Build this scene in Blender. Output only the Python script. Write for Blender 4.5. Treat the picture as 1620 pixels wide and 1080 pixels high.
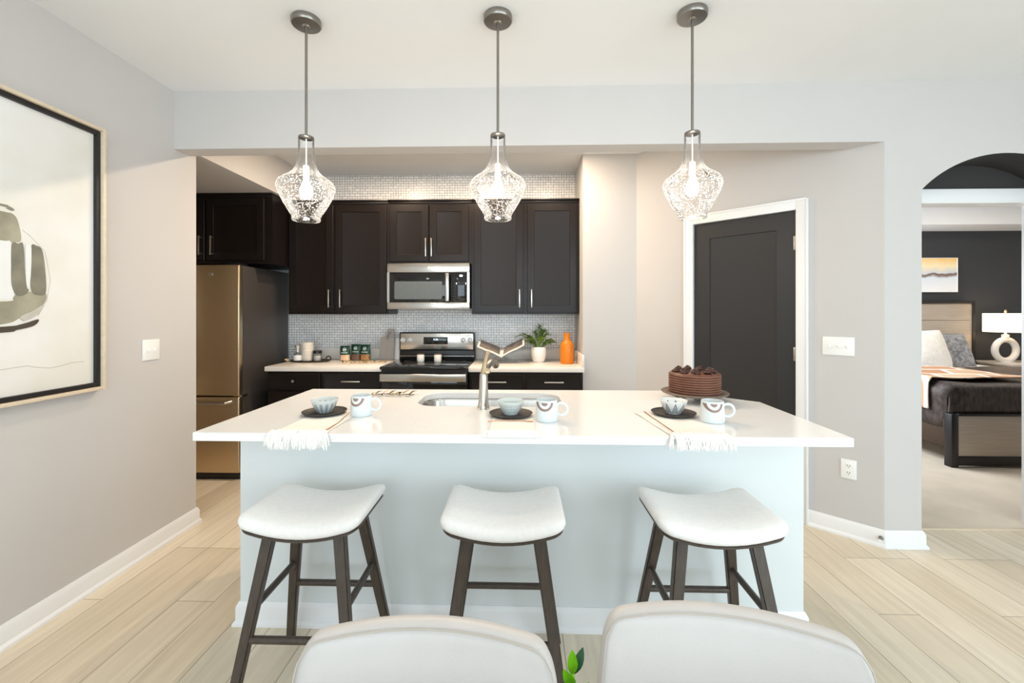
import bpy, bmesh, math, random
from mathutils import Vector, Matrix
PI = math.pi
R = math.radians
random.seed(7)
for o in list(bpy.data.objects): bpy.data.objects.remove(o, do_unlink=True)
S = bpy.context.scene
C = S.collection

# ------------------------------------------------------------------ camera, world, light, exposure
cam_d = bpy.data.cameras.new('camera'); cam = bpy.data.objects.new('camera', cam_d); C.objects.link(cam)
cam_d.sensor_width = 36; cam_d.lens = 690 / 1620 * 36
cam_d.shift_x = 7 / 1620; cam_d.shift_y = -47 / 1620
cam_d.clip_start = 0.02
cam.location = (0, 0, 1.38); cam.rotation_euler = (R(90), 0, R(1.6))
S.camera = cam
S.view_settings.view_transform = 'Standard'; S.view_settings.look = 'None'
S.view_settings.gamma = 1; S.view_settings.use_curve_mapping = False
S.view_settings.exposure = -0.43
W = bpy.data.worlds.new('sky'); S.world = W; W.use_nodes = True
W.node_tree.nodes['Background'].inputs[0].default_value = (0.80, 0.90, 1.0, 1)
W.node_tree.nodes['Background'].inputs[1].default_value = 0.9

def area(name, loc, rot, sx, sy, power, col, spread=180):
    d = bpy.data.lights.new(name, 'AREA'); d.shape = 'RECTANGLE'; d.size = sx; d.size_y = sy
    d.energy = power; d.color = col; d.spread = R(spread)
    o = bpy.data.objects.new(name, d); C.objects.link(o); o.location = loc; o.rotation_euler = rot
    return o
def point(name, loc, power, col, r=0.05):
    d = bpy.data.lights.new(name, 'POINT'); d.energy = power; d.color = col; d.shadow_soft_size = r
    o = bpy.data.objects.new(name, d); C.objects.link(o); o.location = loc
    return o
DAY = (0.77, 0.91, 1.0); WARM = (1.0, 0.78, 0.56)
# daylight through the two living-room windows behind the camera and the one to the right
area('window_daylight', (-0.6, -3.42, 1.3), (R(90), 0, 0), 2.2, 2.4, 100, DAY)
area('window_daylight', (2.6, -3.42, 1.3), (R(90), 0, 0), 2.2, 2.4, 100, DAY)
area('window_daylight', (4.58, -1.8, 1.3), (R(90), 0, R(90)), 2.2, 2.4, 150, DAY)
# recessed ceiling lights: kitchen, living room, bedroom
for x, y, e in ((-1.2, 3.42, 27), (-0.4, 3.42, 24), (0.30, 3.42, 18)):
    area('ceiling_light', (x, y, 2.725), (0, 0, 0), 0.08, 0.08, e, WARM)
for x, y in ((-1.2, 0.4), (1.2, 0.4), (-1.2, -1.8), (1.2, -1.8), (3.2, 0.4), (3.2, -1.8)):
    area('ceiling_light', (x, y, 2.725), (0, 0, 0), 0.16, 0.16, 4, (1.0, 0.95, 0.88))
area('bedroom_daylight', (2.6, 5.0, 1.5), (R(90), 0, R(-90)), 1.4, 1.2, 120, (0.9, 0.95, 1.0))
area('bedroom_cove', (5.6, 4.5, 2.745), (0, 0, 0), 1.2, 0.8, 36, (1.0, 0.90, 0.74))

# ------------------------------------------------------------------ materials
def lin(c):
    c = c / 255.0
    return c / 12.92 if c <= 0.04045 else ((c + 0.055) / 1.055) ** 2.4
def rgb(r, g, b): return (lin(r), lin(g), lin(b), 1)
MATS = {}
def nt(name):
    m = bpy.data.materials.new(name); m.use_nodes = True
    t = m.node_tree
    return m, t, t.nodes['Principled BSDF']
def N(t, typ, **kw):
    n = t.nodes.new(typ)
    for k, v in kw.items():
        if k in n.inputs.keys() if isinstance(k, str) else False: n.inputs[k].default_value = v
        else: setattr(n, k, v)
    return n
def L(t, a, ai, b, bi): t.links.new(a.outputs[ai], b.inputs[bi])
def mat(name, col, rough=0.5, metal=0.0, noise=0.0, nscale=40.0, bump=0.0, bscale=200.0, spec=0.5, coat=0.0, stretch=None, sheen=0.0, emit=0.0, col2=None, detail=3.0):
    if name in MATS: return MATS[name]
    m, t, p = nt(name)
    c = rgb(*col)
    p.inputs['Base Color'].default_value = c
    p.inputs['Roughness'].default_value = rough; p.inputs['Metallic'].default_value = metal
    p.inputs['Specular IOR Level'].default_value = spec
    if coat: p.inputs['Coat Weight'].default_value = coat; p.inputs['Coat Roughness'].default_value = 0.12
    if sheen: p.inputs['Sheen Weight'].default_value = sheen
    if emit: p.inputs['Emission Color'].default_value = c; p.inputs['Emission Strength'].default_value = emit
    tc = N(t, 'ShaderNodeTexCoord'); mp = N(t, 'ShaderNodeMapping'); L(t, tc, 'Object', mp, 'Vector')
    if stretch: mp.inputs['Scale'].default_value = stretch
    n = N(t, 'ShaderNodeTexNoise'); n.inputs['Scale'].default_value = nscale; n.inputs['Detail'].default_value = detail
    L(t, mp, 0, n, 'Vector')
    if noise or col2:
        r = N(t, 'ShaderNodeValToRGB')
        r.color_ramp.elements[0].position = 0.3; r.color_ramp.elements[1].position = 0.7
        a = tuple(x * (1 - noise) for x in c[:3]) + (1,)
        b = rgb(*col2) if col2 else tuple(min(1, x * (1 + noise)) for x in c[:3]) + (1,)
        r.color_ramp.elements[0].color = a; r.color_ramp.elements[1].color = b
        L(t, n, 'Fac', r, 'Fac'); L(t, r, 'Color', p, 'Base Color')
    if bump:
        n2 = N(t, 'ShaderNodeTexNoise'); n2.inputs['Scale'].default_value = bscale; n2.inputs['Detail'].default_value = 2
        L(t, mp, 0, n2, 'Vector')
        b = N(t, 'ShaderNodeBump'); b.inputs['Strength'].default_value = bump; b.inputs['Distance'].default_value = 0.002
        L(t, n2, 'Fac', b, 'Height'); L(t, b, 'Normal', p, 'Normal')
    MATS[name] = m
    return m
M = {}
M['wall'] = mat('wall_paint', (204, 201, 199), 0.75, noise=0.01, nscale=3, bump=0.04, bscale=300, spec=0.25)
M['ceil'] = mat('ceiling_paint', (236, 237, 238), 0.85, noise=0.01, nscale=3, spec=0.15)
M['trim'] = mat('trim_white', (240, 241, 242), 0.35, noise=0.005, nscale=5)
M['island'] = mat('island_paint', (224, 230, 231), 0.55, noise=0.006, nscale=3)
M['quartz'] = mat('quartz_white', (250, 249, 247), 0.16, noise=0.02, nscale=60, spec=0.5)
M['kquartz'] = mat('kitchen_quartz', (242, 236, 228), 0.2, noise=0.02, nscale=60)
M['espresso'] = mat('espresso_wood', (20, 13, 11), 0.33, noise=0.14, nscale=14, stretch=(6, 6, 0.5), spec=0.34)
M['cabin'] = mat('cabinet_shadow_gap', (20, 15, 14), 0.6)
M['nickel'] = mat('brushed_nickel', (200, 196, 188), 0.28, 1.0, bump=0.03, bscale=400)
M['pewter'] = mat('pendant_nickel', (150, 146, 140), 0.32, 1.0, bump=0.03, bscale=400)
M['steel'] = mat('stainless_steel', (190, 186, 180), 0.24, 1.0, noise=0.02, nscale=60, stretch=(0.2, 1, 20))
M['bsteel'] = mat('dark_stainless', (208, 188, 156), 0.34, 1.0, noise=0.03, nscale=60, stretch=(8, 8, 0.2))
M['fridgeside'] = mat('fridge_side_grey', (62, 58, 56), 0.42, bump=0.06, bscale=500)
M['blackglass'] = mat('black_glass', (9, 9, 10), 0.06, spec=0.6)
M['black'] = mat('black_plastic', (20, 20, 21), 0.35)
M['mwwin'] = mat('microwave_window_mesh', (92, 98, 100), 0.2, noise=0.04, nscale=30)
M['plasticwhite'] = mat('white_plastic', (246, 246, 244), 0.3)
M['slot'] = mat('socket_slot', (60, 60, 60), 0.6)
M['charcoal'] = mat('charcoal_paint', (44, 43, 44), 0.42, noise=0.02, nscale=6, bump=0.03, bscale=200)
M['charwall'] = mat('charcoal_wall', (52, 50, 50), 0.8, noise=0.03, nscale=6)
M['seatfab'] = mat('white_bouclé_fabric', (243, 241, 238), 0.9, noise=0.025, nscale=60, bump=0.35, bscale=350, sheen=0.3)
M['darkwood'] = mat('dark_walnut_wood', (72, 62, 54), 0.42, noise=0.22, nscale=18, stretch=(5, 5, 0.6))
M['leather'] = mat('pale_grey_leather', (202, 198, 195), 0.42, noise=0.015, nscale=14, bump=0.12, bscale=260)
M['seam'] = mat('seam_thread', (190, 182, 172), 0.7)
M['slate'] = mat('slate_ceramic', (58, 54, 52), 0.55, noise=0.12, nscale=40)
M['cream'] = mat('cream_linen', (245, 239, 230), 0.9, noise=0.03, nscale=90, bump=0.3, bscale=500)
M['fringe'] = mat('cotton_fringe', (248, 245, 240), 0.95, noise=0.03, nscale=90)
M['choc'] = mat('chocolate_frosting', (120, 78, 60), 0.4, noise=0.08, nscale=30)
M['dchoc'] = mat('dark_chocolate', (74, 44, 36), 0.35, noise=0.1, nscale=60)
M['stand'] = mat('weathered_wood', (128, 112, 98), 0.55, noise=0.12, nscale=20, stretch=(1, 8, 1))
M['copper'] = mat('copper_metal', (206, 160, 128), 0.3, 1.0, noise=0.03)
M['brassglint'] = mat('brass_warm_glint', (205, 186, 154), 0.3, 1.0)  # gold tint paints warm reflections on the nickel faucet; lamp harp is brass
M['orange'] = mat('orange_ceramic', (222, 126, 10), 0.42, noise=0.03, nscale=8, stretch=(1, 1, 12))
M['potwhite'] = mat('white_ceramic', (240, 238, 234), 0.35, noise=0.01, nscale=8)
M['fern'] = mat('fern_leaf', (92, 130, 40), 0.5, noise=0.3, nscale=25, col2=(152, 184, 84))
M['soil'] = mat('potting_soil', (45, 35, 28), 0.95, noise=0.3, nscale=80)
M['green'] = mat('green_foil_bag', (14, 66, 50), 0.32, noise=0.1, nscale=10)
M['bagmark'] = mat('bag_white_print', (235, 238, 232), 0.5)
M['bagart1'] = mat('bag_label_peach', (232, 176, 132), 0.5, noise=0.2, nscale=60, col2=(246, 222, 190))
M['bagart2'] = mat('bag_label_red', (120, 52, 44), 0.5, noise=0.3, nscale=60, col2=(110, 104, 84))
M['bagart3'] = mat('bag_label_brown', (150, 92, 54), 0.5, noise=0.3, nscale=60, col2=(196, 150, 96))
M['greywood'] = mat('grey_board_wood', (164, 156, 150), 0.6, noise=0.06, nscale=12, stretch=(8, 8, 0.5))
M['marble'] = mat('white_marble', (228, 228, 226), 0.2, noise=0.04, nscale=9)
M['bronze'] = mat('dark_bronze_tray', (52, 42, 36), 0.4, 0.3)
M['palewood'] = mat('pale_wood', (214, 190, 150), 0.5, noise=0.08, nscale=20)
M['gold'] = mat('dried_gold_leaf', (206, 172, 118), 0.6, noise=0.15, nscale=50, col2=(232, 208, 164))
M['creamcer'] = mat('cream_ceramic', (232, 224, 212), 0.35, noise=0.02, nscale=10)
M['paper'] = mat('book_paper', (238, 236, 230), 0.7)
M['bookphoto'] = mat('book_photo_page', (70, 54, 44), 0.4, noise=0.5, nscale=14, col2=(150, 132, 118))
M['leafdk'] = mat('sprig_leaf', (70, 66, 36), 0.5, noise=0.2, nscale=60, col2=(150, 130, 70))
M['zz'] = mat('glossy_green_leaf', (112, 182, 16), 0.32, noise=0.1, nscale=30, col2=(150, 212, 40), spec=0.5)
M['zzdk'] = mat('dark_green_leaf', (30, 84, 44), 0.35, noise=0.15, nscale=30)
M['oak'] = mat('light_oak_frame', (226, 210, 186), 0.5, noise=0.05, nscale=12, stretch=(6, 1, 6))
M['tablewood'] = mat('table_wood', (150, 124, 96), 0.45, noise=0.1, nscale=10, stretch=(0.6, 6, 6))
M['carpet'] = mat('beige_carpet', (214, 202, 184), 0.95, noise=0.07, nscale=4, bump=0.5, bscale=300)
M['bedwood'] = mat('greige_bed_wood', (182, 170, 156), 0.5, noise=0.08, nscale=9, stretch=(0.5, 4, 6))
M['blackframe'] = mat('black_bed_frame', (28, 26, 28), 0.45)
M['railshade'] = mat('shaded_brown_rail', (66, 50, 36), 0.8, noise=0.15, nscale=60)  # rail colour darkened to stand for the shade beneath the fur blanket
M['sheet'] = mat('white_bed_linen', (244, 244, 246), 0.85, noise=0.02, nscale=8)
M['furwhite'] = mat('white_fur', (244, 241, 234), 0.95, noise=0.06, nscale=26, bump=1.0, bscale=70, sheen=0.4)
M['furgrey'] = mat('grey_fur', (104, 106, 112), 0.9, noise=0.3, nscale=22, bump=1.0, bscale=60, col2=(176, 178, 184), sheen=0.4)
M['velvet'] = mat('dark_plum_velvet', (52, 46, 52), 0.8, sheen=0.5)
M['furbrown'] = mat('brown_fur', (30, 21, 18), 0.6, noise=0.35, nscale=30, bump=1.0, bscale=60, stretch=(1.6, 0.7, 0.5), col2=(74, 62, 58))
M['throw'] = None
M['lampcer'] = mat('white_lamp_ceramic', (236, 234, 230), 0.5, noise=0.02, nscale=10)
M['nightstand'] = mat('nightstand_top', (206, 198, 188), 0.4)

def shade_mat():
    m, t, p = nt('linen_lamp_shade')
    p.inputs['Base Color'].default_value = rgb(250, 238, 220); p.inputs['Roughness'].default_value = 0.9
    p.inputs['Emission Color'].default_value = (1, 0.80, 0.56, 1); p.inputs['Emission Strength'].default_value = 1.5
    return m
M['shade'] = shade_mat()
def emit_mat(name, col, s):
    m, t, p = nt(name)
    p.inputs['Base Color'].default_value = (*col, 1)
    p.inputs['Emission Color'].default_value = (*col, 1); p.inputs['Emission Strength'].default_value = s
    return m
M['bulb'] = emit_mat('lit_bulb', (1.0, 0.90, 0.79), 125)
M['clock'] = emit_mat('lit_display', (0.75, 0.9, 1.0), 2.5)

def glass_mat(name, seeds=True, tint=(1, 1, 1, 1), cov=0.5):
    m = bpy.data.materials.new(name); m.use_nodes = True; t = m.node_tree
    t.nodes.remove(t.nodes['Principled BSDF']); out = t.nodes['Material Output']
    tr = N(t, 'ShaderNodeBsdfTransparent'); tr.inputs[0].default_value = tint
    gl = N(t, 'ShaderNodeBsdfGlossy'); gl.inputs['Roughness'].default_value = 0.05
    if seeds:      # the edge of the hand-blown glass catches the bulb's light
        gs = gl; tl = N(t, 'ShaderNodeBsdfTranslucent'); tl.inputs[0].default_value = (0.96, 0.95, 0.93, 1)
        gl = N(t, 'ShaderNodeMixShader'); gl.inputs[0].default_value = 0.18; L(t, gs, 0, gl, 1); L(t, tl, 0, gl, 2)
    lw = N(t, 'ShaderNodeLayerWeight'); lw.inputs['Blend'].default_value = 0.24
    mx = N(t, 'ShaderNodeMixShader'); L(t, lw, 'Fresnel', mx, 0); L(t, tr, 0, mx, 1); L(t, gl, 0, mx, 2)
    last = mx
    if seeds:
        tc = N(t, 'ShaderNodeTexCoord'); vo = N(t, 'ShaderNodeTexVoronoi'); vo.inputs['Scale'].default_value = 165
        L(t, tc, 'Object', vo, 'Vector')
        no = N(t, 'ShaderNodeTexNoise'); no.inputs['Scale'].default_value = 14; L(t, tc, 'Object', no, 'Vector')
        r1 = N(t, 'ShaderNodeValToRGB'); r1.color_ramp.elements[0].position = 0.26; r1.color_ramp.elements[0].color = (1, 1, 1, 1)
        r1.color_ramp.elements[1].position = 0.36; r1.color_ramp.elements[1].color = (0, 0, 0, 1); L(t, vo, 'Distance', r1, 0)
        # seeds are dense in the lower bowl, sparse in the neck
        sx = N(t, 'ShaderNodeSeparateXYZ'); L(t, tc, 'Object', sx, 0)
        mr = N(t, 'ShaderNodeMapRange'); mr.inputs['From Min'].default_value = 0.30; mr.inputs['From Max'].default_value = 0.12
        mr.inputs['To Min'].default_value = 0.012; mr.inputs['To Max'].default_value = cov; L(t, sx, 'Z', mr, 0)
        mu = N(t, 'ShaderNodeMath', operation='MULTIPLY'); L(t, r1, 0, mu, 0); L(t, mr, 0, mu, 1)
        ts = N(t, 'ShaderNodeBsdfTranslucent'); ts.inputs[0].default_value = (0.95, 0.93, 0.9, 1)
        m2 = N(t, 'ShaderNodeMixShader'); L(t, mu, 0, m2, 0); L(t, mx, 0, m2, 1); L(t, ts, 0, m2, 2)
        last = m2
    L(t, last, 0, out, 0)
    return m
M['seeded'] = glass_mat('seeded_clear_glass')
M['clear'] = glass_mat('clear_glass', False, (0.97, 0.98, 0.98, 1))
M['acrylic'] = glass_mat('clear_acrylic', False, (0.93, 0.94, 0.95, 1))

def plank_floor():
    m, t, p = nt('oak_plank_floor')
    tc = N(t, 'ShaderNodeTexCoord'); sx = N(t, 'ShaderNodeSeparateXYZ'); L(t, tc, 'Object', sx, 0)
    cb = N(t, 'ShaderNodeCombineXYZ'); L(t, sx, 'Y', cb, 'X'); L(t, sx, 'X', cb, 'Y')
    br = N(t, 'ShaderNodeTexBrick'); L(t, cb, 0, br, 'Vector')
    br.offset = 0.37; br.offset_frequency = 3
    br.inputs['Scale'].default_value = 1; br.inputs['Brick Width'].default_value = 1.25; br.inputs['Row Height'].default_value = 0.182
    br.inputs['Mortar Size'].default_value = 0.0018; br.inputs['Mortar Smooth'].default_value = 0.3
    br.inputs['Color1'].default_value = rgb(238, 228, 209); br.inputs['Color2'].default_value = rgb(219, 206, 184)
    br.inputs['Mortar'].default_value = rgb(150, 136, 116)
    mp = N(t, 'ShaderNodeMapping'); mp.inputs['Scale'].default_value = (0.9, 14, 1); L(t, cb, 0, mp, 0)
    no = N(t, 'ShaderNodeTexNoise'); no.inputs['Scale'].default_value = 2.4; no.inputs['Detail'].default_value = 6; no.inputs['Distortion'].default_value = 0.6
    L(t, mp, 0, no, 'Vector')
    rp = N(t, 'ShaderNodeValToRGB'); rp.color_ramp.elements[0].position = 0.3; rp.color_ramp.elements[0].color = (0.90, 0.88, 0.85, 1)
    rp.color_ramp.elements[1].position = 0.7; rp.color_ramp.elements[1].color = (1.06, 1.05, 1.03, 1); L(t, no, 'Fac', rp, 0)
    mx = N(t, 'ShaderNodeMix', data_type='RGBA', blend_type='MULTIPLY'); mx.inputs[0].default_value = 1
    t.links.new(br.outputs['Color'], mx.inputs[6]); t.links.new(rp.outputs[0], mx.inputs[7]); t.links.new(mx.outputs[2], p.inputs['Base Color'])
    p.inputs['Roughness'].default_value = 0.36; p.inputs['Specular IOR Level'].default_value = 0.45
    b = N(t, 'ShaderNodeBump'); b.inputs['Strength'].default_value = 0.06; L(t, no, 'Fac', b, 'Height'); L(t, b, 0, p, 'Normal')
    return m
M['floor'] = plank_floor()
def mosaic():
    m, t, p = nt('stone_mosaic_tile')
    tc = N(t, 'ShaderNodeTexCoord'); sx = N(t, 'ShaderNodeSeparateXYZ'); L(t, tc, 'Object', sx, 0)
    cb = N(t, 'ShaderNodeCombineXYZ'); L(t, sx, 'X', cb, 'X'); L(t, sx, 'Z', cb, 'Y')
    br = N(t, 'ShaderNodeTexBrick'); L(t, cb, 0, br, 'Vector'); br.offset = 0.0; br.squash = 1.0
    br.inputs['Scale'].default_value = 1; br.inputs['Brick Width'].default_value = 0.0255; br.inputs['Row Height'].default_value = 0.0245
    br.inputs['Mortar Size'].default_value = 0.0017; br.inputs['Mortar Smooth'].default_value = 0.2
    br.inputs['Color1'].default_value = rgb(252, 252, 252); br.inputs['Color2'].default_value = rgb(232, 233, 234); br.inputs['Mortar'].default_value = rgb(136, 134, 132)
    br.inputs['Bias'].default_value = -0.2
    b2 = N(t, 'ShaderNodeTexBrick'); L(t, cb, 0, b2, 'Vector'); b2.offset = 0.5; b2.squash = 1.0
    b2.inputs['Scale'].default_value = 1; b2.inputs['Brick Width'].default_value = 0.051; b2.inputs['Row Height'].default_value = 0.0245
    b2.inputs['Mortar Size'].default_value = 0.0017; b2.inputs['Mortar Smooth'].default_value = 0.2; b2.inputs['Bias'].default_value = 0.1
    b2.inputs['Color1'].default_value = rgb(255, 255, 255); b2.inputs['Color2'].default_value = rgb(226, 227, 228); b2.inputs['Mortar'].default_value = rgb(136, 134, 132)
    b3 = N(t, 'ShaderNodeTexBrick'); L(t, cb, 0, b3, 'Vector'); b3.offset = 0.5; b3.squash = 1.0
    b3.inputs['Scale'].default_value = 1; b3.inputs['Brick Width'].default_value = 0.051; b3.inputs['Row Height'].default_value = 0.0245; b3.inputs['Mortar Size'].default_value = 0.0
    b3.inputs['Color1'].default_value = (1, 1, 1, 1); b3.inputs['Color2'].default_value = (0, 0, 0, 1); b3.inputs['Bias'].default_value = 0.0
    gt = N(t, 'ShaderNodeMath', operation='GREATER_THAN'); L(t, b3, 'Color', gt, 0); gt.inputs[1].default_value = 0.5
    mg = N(t, 'ShaderNodeMix', data_type='RGBA'); t.links.new(gt.outputs[0], mg.inputs[0]); t.links.new(br.outputs['Color'], mg.inputs[6]); t.links.new(b2.outputs['Color'], mg.inputs[7])
    no = N(t, 'ShaderNodeTexNoise'); no.inputs['Scale'].default_value = 30; no.inputs['Detail'].default_value = 5; L(t, cb, 0, no, 'Vector')
    rp = N(t, 'ShaderNodeValToRGB'); rp.color_ramp.elements[0].position = 0.35; rp.color_ramp.elements[0].color = (0.90, 0.90, 0.91, 1)
    rp.color_ramp.elements[1].position = 0.6; rp.color_ramp.elements[1].color = (1, 1, 1, 1); L(t, no, 'Fac', rp, 0)
    mx = N(t, 'ShaderNodeMix', data_type='RGBA', blend_type='MULTIPLY'); mx.inputs[0].default_value = 1
    t.links.new(mg.outputs[2], mx.inputs[6]); t.links.new(rp.outputs[0], mx.inputs[7]); t.links.new(mx.outputs[2], p.inputs['Base Color'])
    p.inputs['Roughness'].default_value = 0.3
    b = N(t, 'ShaderNodeBump', invert=True); b.inputs['Strength'].default_value = 0.2; b.inputs['Distance'].default_value = 0.002
    L(t, br, 'Fac', b, 'Height'); L(t, b, 0, p, 'Normal')
    return m
M['mosaic'] = mosaic()
def accent():
    m, t, p = nt('charcoal_dotted_wallpaper')
    tc = N(t, 'ShaderNodeTexCoord'); mp = N(t, 'ShaderNodeMapping'); mp.inputs['Scale'].default_value = (18, 18, 11); L(t, tc, 'Object', mp, 0)
    vo = N(t, 'ShaderNodeTexVoronoi'); vo.inputs['Scale'].default_value = 1; vo.inputs['Randomness'].default_value = 0.1; L(t, mp, 0, vo, 'Vector')
    rp = N(t, 'ShaderNodeValToRGB'); rp.color_ramp.elements[0].position = 0.16; rp.color_ramp.elements[0].color = rgb(112, 112, 112)
    rp.color_ramp.elements[1].position = 0.2; rp.color_ramp.elements[1].color = rgb(54, 56, 60); L(t, vo, 'Distance', rp, 0)
    L(t, rp, 0, p, 'Base Color'); p.inputs['Roughness'].default_value = 0.38
    return m
M['accent'] = accent()
def math_chain(t): 
    def f(op, a, b=None):
        n = N(t, 'ShaderNodeMath', operation=op)
        for i, v in enumerate((a, b)):
            if v is None: continue
            if isinstance(v, (int, float)): n.inputs[i].default_value = v
            else: t.links.new(v, n.inputs[i])
        return n.outputs[0]
    return f
def mug_mat():
    m, t, p = nt('mug_glaze_half_circle')
    tc = N(t, 'ShaderNodeTexCoord'); sx = N(t, 'ShaderNodeSeparateXYZ'); L(t, tc, 'Object', sx, 0); f = math_chain(t)
    x, y, z = sx.outputs; x = f('ADD', x, 0.008)
    dz = f('SUBTRACT', z, 0.083)
    r = f('SQRT', f('ADD', f('MULTIPLY', x, x), f('MULTIPLY', dz, dz)))
    ring = f('MULTIPLY', f('GREATER_THAN', r, 0.0255), f('LESS_THAN', r, 0.0355))
    dot = f('LESS_THAN', r, 0.0135)
    k = f('MULTIPLY', f('ADD', ring, dot), f('MULTIPLY', f('LESS_THAN', y, -0.005), f('LESS_THAN', dz, 0.0)))
    mx = N(t, 'ShaderNodeMix', data_type='RGBA'); t.links.new(k, mx.inputs[0]); mx.inputs[6].default_value = rgb(226, 234, 236); mx.inputs[7].default_value = rgb(146, 122, 112)
    t.links.new(mx.outputs[2], p.inputs['Base Color']); p.inputs['Roughness'].default_value = 0.4
    return m
M['mug'] = mug_mat()
def bowl_mat(kind):
    m, t, p = nt('bowl_glaze_' + kind)
    tc = N(t, 'ShaderNodeTexCoord'); sx = N(t, 'ShaderNodeSeparateXYZ'); L(t, tc, 'Object', sx, 0); f = math_chain(t)
    x, y, z = sx.outputs
    a = f('DIVIDE', f('ARCTAN2', y, x), 2 * PI)
    r2 = f('SQRT', f('ADD', f('MULTIPLY', x, x), f('MULTIPLY', y, y)))
    zz = f('DIVIDE', z, 0.058)
    if kind == 'triangle':
        tri = f('PINGPONG', f('MULTIPLY', a, 9.0), 0.5)          # 0 .. 0.5
        k = f('MULTIPLY', f('GREATER_THAN', f('MULTIPLY', tri, 1.7), zz), f('GREATER_THAN', zz, 0.06))
        line = f('LESS_THAN', f('ABSOLUTE', f('SUBTRACT', f('MULTIPLY', tri, 1.7), zz)), 0.06)
        k = f('MULTIPLY', f('ADD', f('MULTIPLY', k, 0.55), f('MULTIPLY', line, 0.9)), f('LESS_THAN', zz, 0.93))
        base, ink = rgb(236, 238, 236), rgb(92, 98, 104)
    elif kind == 'stripe':
        st = f('LESS_THAN', f('PINGPONG', f('MULTIPLY', a, 34.0), 0.5), 0.10)
        hz = f('LESS_THAN', f('PINGPONG', f('MULTIPLY', zz, 4.2), 0.5), 0.06)
        k = f('MULTIPLY', f('MAXIMUM', st, hz), f('MULTIPLY', f('LESS_THAN', zz, 0.86), f('GREATER_THAN', zz, 0.12))); k = f('MULTIPLY', k, 0.5)
        base, ink = rgb(214, 224, 222), rgb(110, 124, 128)
    else:
        p1 = f('PINGPONG', f('MULTIPLY', a, 13.0), 0.5); p2 = f('PINGPONG', f('ADD', f('MULTIPLY', a, 13.0), 0.5), 0.5)
        w = f('MULTIPLY', f('SUBTRACT', 0.8, zz), 0.36)
        k = f('MAXIMUM', f('LESS_THAN', p1, w), f('LESS_THAN', f('ABSOLUTE', f('SUBTRACT', p2, f('MULTIPLY', zz, 0.5))), 0.05))
        k = f('MULTIPLY', k, f('MULTIPLY', f('LESS_THAN', zz, 0.76), 0.75))
        base, ink = rgb(214, 220, 220), rgb(70, 78, 84)
    inside = f('GREATER_THAN', f('ADD', r2, f('MULTIPLY', z, -0.62)), 0.0225)   # outer skin only
    k = f('MULTIPLY', k, inside)
    mx = N(t, 'ShaderNodeMix', data_type='RGBA'); t.links.new(k, mx.inputs[0]); mx.inputs[6].default_value = base; mx.inputs[7].default_value = ink
    t.links.new(mx.outputs[2], p.inputs['Base Color']); p.inputs['Roughness'].default_value = 0.35
    return m
def throw_mat():
    m, t, p = nt('orange_white_throw')
    tc = N(t, 'ShaderNodeTexCoord'); mp = N(t, 'ShaderNodeMapping'); mp.inputs['Rotation'].default_value = (0, 0, 0.4); L(t, tc, 'Object', mp, 0)
    br = N(t, 'ShaderNodeTexBrick'); L(t, mp, 0, br, 0); br.inputs['Scale'].default_value = 1; br.inputs['Brick Width'].default_value = 0.34; br.inputs['Row Height'].default_value = 0.26
    br.inputs['Mortar Size'].default_value = 0.016; br.inputs['Color1'].default_value = rgb(172, 116, 80); br.inputs['Color2'].default_value = rgb(206, 172, 140); br.inputs['Mortar'].default_value = rgb(246, 238, 226)
    L(t, br, 0, p, 'Base Color'); p.inputs['Roughness'].default_value = 0.9
    return m
M['throw'] = throw_mat()
def art_bg():
    m, t, p = nt('watercolour_paper')
    tc = N(t, 'ShaderNodeTexCoord'); no = N(t, 'ShaderNodeTexNoise'); no.inputs['Scale'].default_value = 2.2; no.inputs['Detail'].default_value = 5; L(t, tc, 'Object', no, 0)
    rp = N(t, 'ShaderNodeValToRGB'); rp.color_ramp.elements[0].position = 0.35; rp.color_ramp.elements[0].color = rgb(230, 227, 218)
    rp.color_ramp.elements[1].position = 0.65; rp.color_ramp.elements[1].color = rgb(240, 240, 238); L(t, no, 0, rp, 0); L(t, rp, 0, p, 'Base Color')
    p.inputs['Roughness'].default_value = 0.6; p.inputs['Coat Weight'].default_value = 0.35; p.inputs['Coat Roughness'].default_value = 0.05
    return m
M['art'] = art_bg()
M['artolive'] = mat('watercolour_olive', (150, 146, 126), 0.6, noise=0.12, nscale=9, col2=(176, 172, 152))
M['artdark'] = mat('watercolour_dark', (74, 66, 54), 0.6, noise=0.1, nscale=9)
M['artgrey'] = mat('watercolour_grey', (120, 118, 106), 0.6, noise=0.15, nscale=12, col2=(142, 138, 122))
M['artwash'] = mat('watercolour_wash', (196, 192, 182), 0.6, noise=0.05, nscale=20)
M['artpale'] = mat('watercolour_pale', (236, 238, 238), 0.6)
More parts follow.
